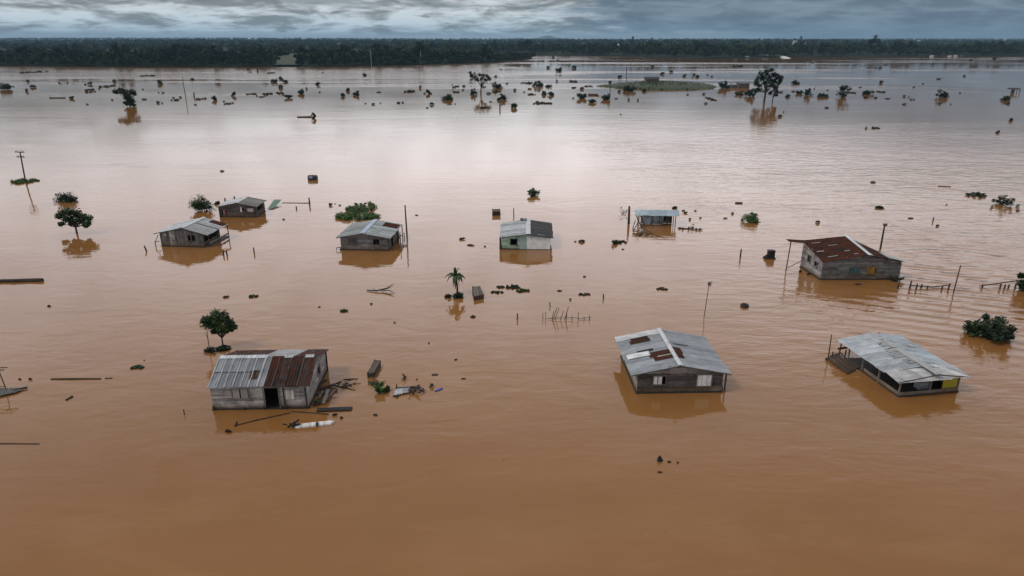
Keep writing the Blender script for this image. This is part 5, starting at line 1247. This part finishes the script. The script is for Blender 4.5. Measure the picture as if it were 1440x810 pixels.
rough_lump('stone', W(902, 326), .3, .28, .5, (.35, .33, .3, 0), 'pale-topped stone in front of the blue shed', 'stone', 3)
rough_lump('driftwood_lump', W(69, 431), .18, .16, .2, (.02, .018, .018, 0), 'small dark lump in open water at the left below the thick log', 'driftwood', 4)
rough_lump('driftwood_lump', W(708, 647), .09, .05, .07, (.012, .012, .012, 0), 'tiny black lump in the empty lower middle water', 'driftwood', 5)
rough_lump('driftwood_lump', W(777, 687.5), .03, .03, .05, (.1, .06, .04, 0), 'tiny brown speck lowest of all in the empty water', 'driftwood', 6)

def sheet_obj(pts, label, name, cat, colr, rust, zs, pitch=.18, seed=1):
    P = [W(*q) for q in pts]; p = P[0]; m = MB(); rd = random.Random(seed); Q = [q - p + Vector((0, 0, z)) for q, z in zip(P, zs)]
    slope(m, rd, Q[0], Q[1], Q[3], Q[2], const(colr, rust), sheet=.8, pitch=pitch); o = m.build(name, M_SHEET); o.location = p; tag(o, label, cat); return o
sheet_obj([(376, 295), (385, 294), (396.5, 285.5), (386, 285.5)], 'fallen green tin sheet sloping into the water by the small dark house', 'tin_sheet', 'tin sheet', (.12, .24, .16), .1, (.1, .1, .5, .5), seed=3)
def grey_sheet():
    p = W(552, 556); root = empty('wreck_platform', p); tag(root, 'floating grey sheet with dark wreckage at its right end, midstream', 'wreckage')
    Q = [W(*q) - p for q in ((554, 557), (577, 553.5), (577, 547.5), (557, 548.5))]; m = MB(); rd = random.Random(2); slope(m, rd, Q[0] + Vector((0, 0, .1)), Q[1] + Vector((0, 0, .1)), Q[3] + Vector((0, 0, .14)), Q[2] + Vector((0, 0, .14)), const((.38, .41, .43), .3), sheet=.6); m.build('sheet', M_SHEET, root)
    m = MB(); a = W(577, 552) - p
    for i in range(10): c = a + Vector((rd.uniform(0, .45), rd.uniform(-.25, .3), rd.uniform(.02, .3))); m.beam(c, c + Vector((rd.uniform(-.3, .4), rd.uniform(-.3, .3), rd.uniform(-.1, .25))), .1, .06, vcol(rd, (.035, .03, .026)))
    m.build('wreckage', M_WOOD, root)
    m = MB(); b = W(556, 548.5) - p; m.beam(b + Vector((0, 0, .12)), W(583, 546.5) - p + Vector((0, 0, .12)), .1, .1, DK); m.beam(b + Vector((.1, 0, -.1)), b + Vector((.1, 0, .42)), .07, .07, DK); m.beam(W(553, 557) - p, W(560, 558.5) - p + Vector((0, 0, .1)), .14, .08, DK); m.build('beam', M_WOOD, root)
grey_sheet()
def heap():
    """broken boards piled against the gable of the front house"""
    p = W(452, 562); root = empty('wreckage_heap', p); tag(root, 'heap of broken boards and weeds against the gable of the front plank house', 'wreckage'); rd = random.Random(8)
    specs = [((446, 556), (474, 549), .34, (.03, .025, .02)), ((449, 549), (472, 543.5), .3, (.025, .02, .018)), ((446, 546), (459, 538), .2, (.04, .03, .025)), ((455, 568), (462, 553), .22, (.34, .31, .28)), ((459, 566), (468, 551), .16, (.07, .06, .05)), ((448, 563), (455, 552), .2, (.16, .13, .10)), ((441, 570), (452, 569), .16, (.06, .05, .04)), ((462, 560), (472, 553), .14, (.28, .18, .14))]
    for i, (a, b, w_, c) in enumerate(specs):
        m = MB(); A = W(*a) - p; B = W(*b) - p; m.beam(A + Vector((0, 0, .04 + .05 * (i % 3))), B + Vector((0, 0, .10 + .06 * (i % 4))), w_, .05, c + (0,)); m.build('board', M_WOOD, root)
    q = W(446, 567) - p; grown('weeds', root, root, 160, .14, LIVE, [tuple(q + Vector((.0, 0, .1))), tuple(q + Vector((-.15, 0, .1))), tuple(q + Vector((.2, .05, .1)))], [.14, .12, .12], .6, seed=4)
heap()
def left_frame():
    p = W(6, 545); root = empty('wrecked_jetty', p); tag(root, 'wrecked jetty frame with a fallen sheet at the left edge of the view', 'jetty'); k = mpp(p); cz = k / .87
    m = MB(); B = (.09, .065, .05, 0)
    a = W(10, 549) - p; t = a + Vector((-4 * k, 0, 27 * cz)); m.tube([a + Vector((0, 0, -.3)), t], .035, B, 6); a2 = W(-8, 549) - p; m.tube([a2, a2 + Vector((0, 0, 24 * cz))], .035, B, 6); m.build('post', M_WOOD, root)
    for dz, dy in ((0, 0), (.05, -.35), (.03, .3)):
        m = MB(); m.beam(t + Vector((-.8, dy, dz)), t + Vector((.38, dy, dz + .03)), .06, .05, B); m.build('slat', M_WOOD, root)
    m = MB(); m.tube([W(-10, 546) - p + Vector((0, 0, .3)), a + Vector((-.08, 0, .25))], .03, B, 5); m.build('brace', M_WOOD, root)
    Q = [W(*q) - p for q in ((-8, 561), (22, 554), (37, 547), (-8, 550))]; m = MB(); rd = random.Random(5); slope(m, rd, Q[0] + Vector((0, 0, .12)), Q[1] + Vector((0, 0, .1)), Q[3] + Vector((0, 0, .2)), Q[2] + Vector((0, 0, .1)), const((.10, .11, .10), .35), sheet=.5); m.build('fallen_sheet', M_SHEET, root)
    m = MB(); m.beam(W(18, 551) - p + Vector((0, 0, .1)), W(39, 546.5) - p + Vector((0, 0, .1)), .12, .1, DK); m.build('beam', M_WOOD, root)
left_frame()
def plank_raft():
    p = W(1162, 506); root = empty('plank_raft', p); tag(root, 'raft of long grey planks moored at the left of the pale shelter', 'raft'); rd = random.Random(9)
    A0, A1, B0, B1 = W(1161, 506) - p, W(1180, 498) - p, W(1192, 527) - p, W(1205, 520) - p
    for i in range(7):
        t = i / 6; m = MB(); a = A0.lerp(A1, t); b = B0.lerp(B1, t); m.beam(a + Vector((0, 0, .12 + rd.uniform(0, .08))), b + Vector((0, 0, .1 + rd.uniform(0, .05))), .12, .06, vcol(rd, (.13, .12, .11) if i % 2 else (.05, .045, .04), .3)); m.build('plank', M_BOARD_H, root)
    m = MB(); m.beam(A0 + Vector((0, 0, .05)), A1 + Vector((0, 0, .05)), .1, .1, DK); m.beam(A0.lerp(B0, .75) + Vector((0, 0, .05)), A1.lerp(B1, .75) + Vector((0, 0, .05)), .1, .1, DK); m.build('crossbeam', M_WOOD, root)
    for q, h_ in ((A1, .9), (A0.lerp(A1, .45), .45), (A1.lerp(B1, .3), .7)):
        m = MB(); m.beam(q + Vector((0, 0, -.3)), q + Vector((.03, 0, h_)), .07, .07, DK); m.build('post', M_WOOD, root)
    m = MB(); m.beam(A1 + Vector((-.1, .1, .4)), A1 + Vector((1.3, .3, .5)), .08, .14, DK); m.build('beam', M_WOOD, root)
plank_raft()
def porch_frame():
    p = W(564, 346); k = mpp(p); cz = k / .95; root = empty('landing_stage', p); tag(root, 'small landing stage of posts between the patched-roof house and the tall pole', 'landing stage')
    B = (.06, .055, .05, 0)
    for x, y, h_ in ((560.5, 337, 1.0), (563.5, 345.5, 1.6), (568.5, 334, .6)):
        m = MB(); q = W(x, y) - p; m.beam(q + Vector((0, 0, -.3)), q + Vector((0, 0, h_)), .09, .09, B); m.build('post', M_WOOD, root)
    m = MB(); q = W(561, 346.5) - p; m.beam(q + Vector((0, 0, .1)), W(573, 345.8) - p + Vector((0, 0, .1)), .35, .06, (.22, .17, .14, 0)); m.build('deck', M_WOOD, root)
    m = MB(); m.beam(W(560, 337) - p + Vector((0, 0, .5)), W(565, 337) - p + Vector((0, 0, .5)), .25, .06, B); m.build('rail', M_WOOD, root)
porch_frame()
rough_lump('sunken_boat', W(1207, 400), .42, .22, .16, (.02, .016, .014, 0), 'dark sunken skiff tip in front of the rusty house wall', 'skiff', 12)
def corner_debris():
    p = W(1259, 395.5); root = empty('wreckage_tangle', p); tag(root, 'tangle of dark branches at the right corner of the rusty house', 'wreckage'); rd = random.Random(10); m = MB()
    for i in range(16): c = Vector((rd.uniform(-.5, .8), rd.uniform(-.25, .2), rd.uniform(0, .35))); m.tube([c, c + Vector((rd.uniform(-.5, .5), rd.uniform(-.2, .2), rd.uniform(-.1, .4)))], .05, vcol(rd, (.03, .025, .02)), 5)
    m.build('branches', M_WOOD, root); grown('leaves', root, root, 90, .2, DARKG, [(.2, 0, .3), (.6, 0, .25), (-.2, 0, .15)], [.25] * 3, .6, seed=6)
corner_debris()
def tangle(px, py, w_, n, label, seed, leaves=60):
    p = W(px, py); k = mpp(p); root = empty('branch_tangle', p); tag(root, label, 'branches'); rd = random.Random(seed); m = MB(); r = w_ * k / 2
    for i in range(n):
        c = Vector((rd.uniform(-r, r), rd.uniform(-r, r) * .7, rd.uniform(-.02, .12))); a = rd.uniform(-.6, .6) + (3.14 if rd.random() < .5 else 0); ln = rd.uniform(.3, .9) * r
        mid_ = c + Vector((math.cos(a) * ln * .5, math.sin(a) * ln * .5, rd.uniform(0, .12))); m.tube([c, mid_, mid_ + Vector((math.cos(a + .5) * ln * .5, math.sin(a + .5) * ln * .5, rd.uniform(-.08, .22)))], [.035, .028, .012], vcol(rd, (.045, .037, .03)), 5)
    m.build('twigs', M_WOOD, root); grown('leaves', root, root, leaves, .15, GREEN, [(rd.uniform(-r, r) * .7, rd.uniform(-r, r) * .4, .08) for i in range(4)], [.16] * 4, .5, seed=seed)
tangle(527, 541, 22, 18, 'tangle of twigs between the long crate and the green weed', 41); tangle(588, 549.5, 18, 14, 'twig tangle trailing right of the floating grey sheet', 42, 20)
tangle(484, 541, 26, 14, 'loose twigs floating off the heap beside the front plank house', 43, 20); tangle(905, 331, 22, 22, 'loose twigs floating in front of the pale stone by the blue shed', 44, 20)

# power line from the utility pole behind the rusty house
def wire():
    p = W(1238, 350); z = zat(p, 316); a = Vector((p.x + .75, p.y, z)); m = MB()
    for b in (W(1440, 430) + Vector((6, 0, 3.6)), W(1440, 405) + Vector((8, 6, 4.2))):
        pts = [a.lerp(b, i / 14) + Vector((0, 0, -1.1 * math.sin(math.pi * i / 14))) for i in range(15)]; m.tube([q - a for q in pts], .012, (.25, .22, .22, 0), 5)
    o = m.build('power_wire', M_WOOD); o.location = a; tag(o, 'thin slack power wires from the leaning pole behind the rusty house', 'wire')
wire()

# small flotsam: four shapes copied
def scrap_proto(seed):
    rd = random.Random(seed); m = MB()
    for i in range(4): c = Vector((rd.uniform(-.5, .5), rd.uniform(-.3, .3), rd.uniform(.05, .3))); m.tube([c + Vector((-.45, 0, 0)), c + Vector((0, rd.uniform(-.2, .2), rd.uniform(0, .3))), c + Vector((.45, rd.uniform(-.3, .3), 0))], [.12, .22, .1], vcol(rd, (.022, .022, .018)), 6, .2, rd)
    rng = np.random.default_rng(seed); V, C = leaf_cloud(rng, np.array([(0, 0, .3), (.4, 0, .2), (-.4, .1, .25)]), np.array([.4, .35, .35]), 60, .35, (.018, .026, .014), .7); V[..., 2] = np.maximum(V[..., 2], 0); m.quads(V, C)
    return m.mesh('flotsam')
PROTO = []
for s_ in range(4):
    me = scrap_proto(900 + s_); me.materials.append(M_WOOD); PROTO.append(me)
cnt = [0]
def scrap(px, py, wpx, hpx=None, label=None, group=None, name='flotsam'):
    p = W(px, py); k = mpp(p); i = cnt[0]; cnt[0] += 1; o = link(name, PROTO[i % 4]); o.location = p; hp = hpx or max(1.5, wpx * .6)
    s_ = wpx * k / 1.5; o.scale = (s_, min(s_, hp * k * 2.0), hp * k / .62); o.rotation_euler = (0, 0, (i * 37 % 40 - 20) * .01); tag(o, label, 'flotsam', group)
FARG = 'tiny dark scraps drifting on the pale far water'
for a in [(39.5, 115, 5), (46, 123, 9, 4), (38, 129, 3, 5), (123, 147, 3), (120, 119, 3), (83, 117, 3), (95, 117, 2), (161, 115, 5, 4), (158, 141, 3), (202.5, 140, 8, 2), (229.5, 131, 3), (223, 130.5, 2), (222.5, 145, 5), (228, 145.5, 3), (201, 126, 2), (19, 122, 2),
          (244, 138, 3), (253.5, 137.5, 4), (275, 147.5, 3), (315, 143, 3), (348, 133, 4, 1.5), (361, 135, 3), (368, 136.5, 6, 1.5), (393, 132, 4), (398, 132.5, 4), (431, 125.5, 3, 3), (449.5, 130, 2.5), (349, 99, 3, 3), (362.5, 102.5, 2, 5), (352, 102, 5, 1.5), (454, 102.5, 2.5),
          (533, 130, 6, 1.6), (591, 124, 3, 4), (597, 132, 3.5), (525, 147, 4, 2.5), (535, 145.5, 2), (514, 146, 3, 1.2), (607, 147.5, 7, 4), (601, 152, 3), (652.5, 122, 4, 3), (651, 127, 3), (680, 123, 7, 2), (697, 108, 4), (704.5, 98, 2.5), (713, 118, 4, 1.6), (687, 132, 7, 2.5), (682.5, 146.5, 3), (690, 143.5, 3), (640, 146.5, 2),
          (778, 82.5, 4, 4), (784.5, 85, 3), (763.7, 86, 2.5), (771, 95.5, 5, 3), (917, 95, 5, 4), (931.5, 104.5, 6, 3.5), (944, 101.5, 5, 3), (871.5, 109.5, 6, 4), (783, 114.5, 3, 3), (735, 117, 5, 1.6), (745, 125.5, 5, 2), (724, 127.5, 4, 3), (737, 130, 3), (751, 146, 3), (818.5, 125.5, 5, 4), (841, 135, 3), (806, 138.5, 3), (871, 129.5, 4, 3.5), (858, 117, 4, 4), (884, 141, 3, 3), (897, 141.5, 3, 3), (866.5, 139, 4, 1.6), (873, 161, 2),
          (976, 106, 4), (995, 106, 3), (1001, 108, 3), (974, 110, 2), (989.7, 133, 4), (992.5, 146, 5, 2.5), (967, 133.5, 3), (1097, 164.5, 5, 4), (1102, 158, 2), (1098, 113, 2), (1098, 130, 6, 2), (1116, 129, 5, 1.6), (1162.5, 152, 6, 2), (1142.5, 89, 4, 2), (1145, 125, 2), (1164, 127, 2.5),
          (1239, 117, 5, 4), (1237.5, 96.5, 5, 3), (1232, 96.5, 3), (1221.5, 96, 2.5), (1245, 91.5, 5, 1.4), (1321.5, 146.5, 4, 3), (1417.5, 146.5, 6, 2.5), (1422, 170, 5, 4.5), (1271.5, 136, 4), (1278, 137, 2.5), (1248, 139, 7, 1.4), (1231.5, 138, 4), (1281, 140.5, 3), (1285, 140.5, 3), (1271.5, 147, 5, 2), (1365, 85.5, 3.5, 3), (1398, 84, 5, 4), (1356, 107.5, 4, 2.5), (1285, 123, 3), (1298, 118, 2.5), (1320, 111.5, 7, 1.6), (1350, 131, 3), (1217, 137.5, 4), (1210, 123, 4, 1.4), (1337, 147, 2), (1218, 181, 4, 2.6), (1403, 187, 5, 4), (1228, 257, 6, 2.5), (1331, 288, 2)]:
    scrap(a[0], a[1], a[2], a[3] if len(a) > 3 else None, 'tiny dark scrap drifting on the pale far water', FARG)
MIDG = 'small dark scraps drifting on the brown water between the houses'
for a in [(312, 241, 7, 2), (650, 336.5, 7, 3.4), (662, 345.5, 9, 2.4), (682, 347, 3), (818, 340.5, 10, 4), (809, 340, 3), (787, 409.5, 6, 2), (802, 422, 3, 3), (522, 428, 4, 2.5), (318, 418, 7, 3), (28, 534, 4, 2.6), (43, 534, 5, 3), (480, 588.5, 5, 3.6), (471, 584, 6, 4), (321, 608, 8, 5), (528, 584, 6, 2.6), (603, 483, 3, 2), (641, 506, 4, 2), (652, 533, 6, 1.6), (555, 454, 3, 2), (941, 650, 6, 2), (953, 651, 3, 3), (928, 664.5, 6, 2), (964, 300, 5, 3), (970, 309, 4, 3), (961, 296.5, 4, 2), (978, 297, 3, 2), (985, 307, 3, 2), (1030, 301, 4, 3), (1020, 307, 5, 1.6), (1281, 307.5, 7, 2), (1318, 318.5, 5, 3), (1150, 313.5, 7, 4), (998, 399, 5, 4), (399, 309, 3, 2), (465, 289, 5, 4), (471, 287, 2), (478, 289, 3), (586, 303, 4, 1.6), (1431, 297, 5, 2), (1125, 383, 4, 4), (1137, 386, 5, 3), (876, 351, 3), (822, 389.5, 4, 2), (586, 534, 3), (449, 432, 3), (203, 507, 2)]:
    scrap(a[0], a[1], a[2], a[3] if len(a) > 3 else None, 'small dark scrap drifting on the brown water among the houses', MIDG)

# ------------------------------------------------------------------ haze: even, thin air over the whole place
hm = bpy.data.materials.new('haze'); hm.use_nodes = True; hm.node_tree.nodes.clear(); ht = NT(hm.node_tree)
ho = ht.node('ShaderNodeOutputMaterial'); hv = ht.node('ShaderNodeVolumePrincipled'); ht.l.new(hv.outputs[0], ho.inputs['Volume'])
hv.inputs['Color'].default_value = (0.38, 0.64, 0.88, 1); hv.inputs['Density'].default_value = 0.00009; hv.inputs['Anisotropy'].default_value = 0.0
m = MB(); m.box((-9000, -500, -1), (9000, 13000, 140), (1, 1, 1, 1)); o = m.build('haze', hm); tag(o, kind='stuff'); o['label'] = 'thin blue haze over the flooded plain'
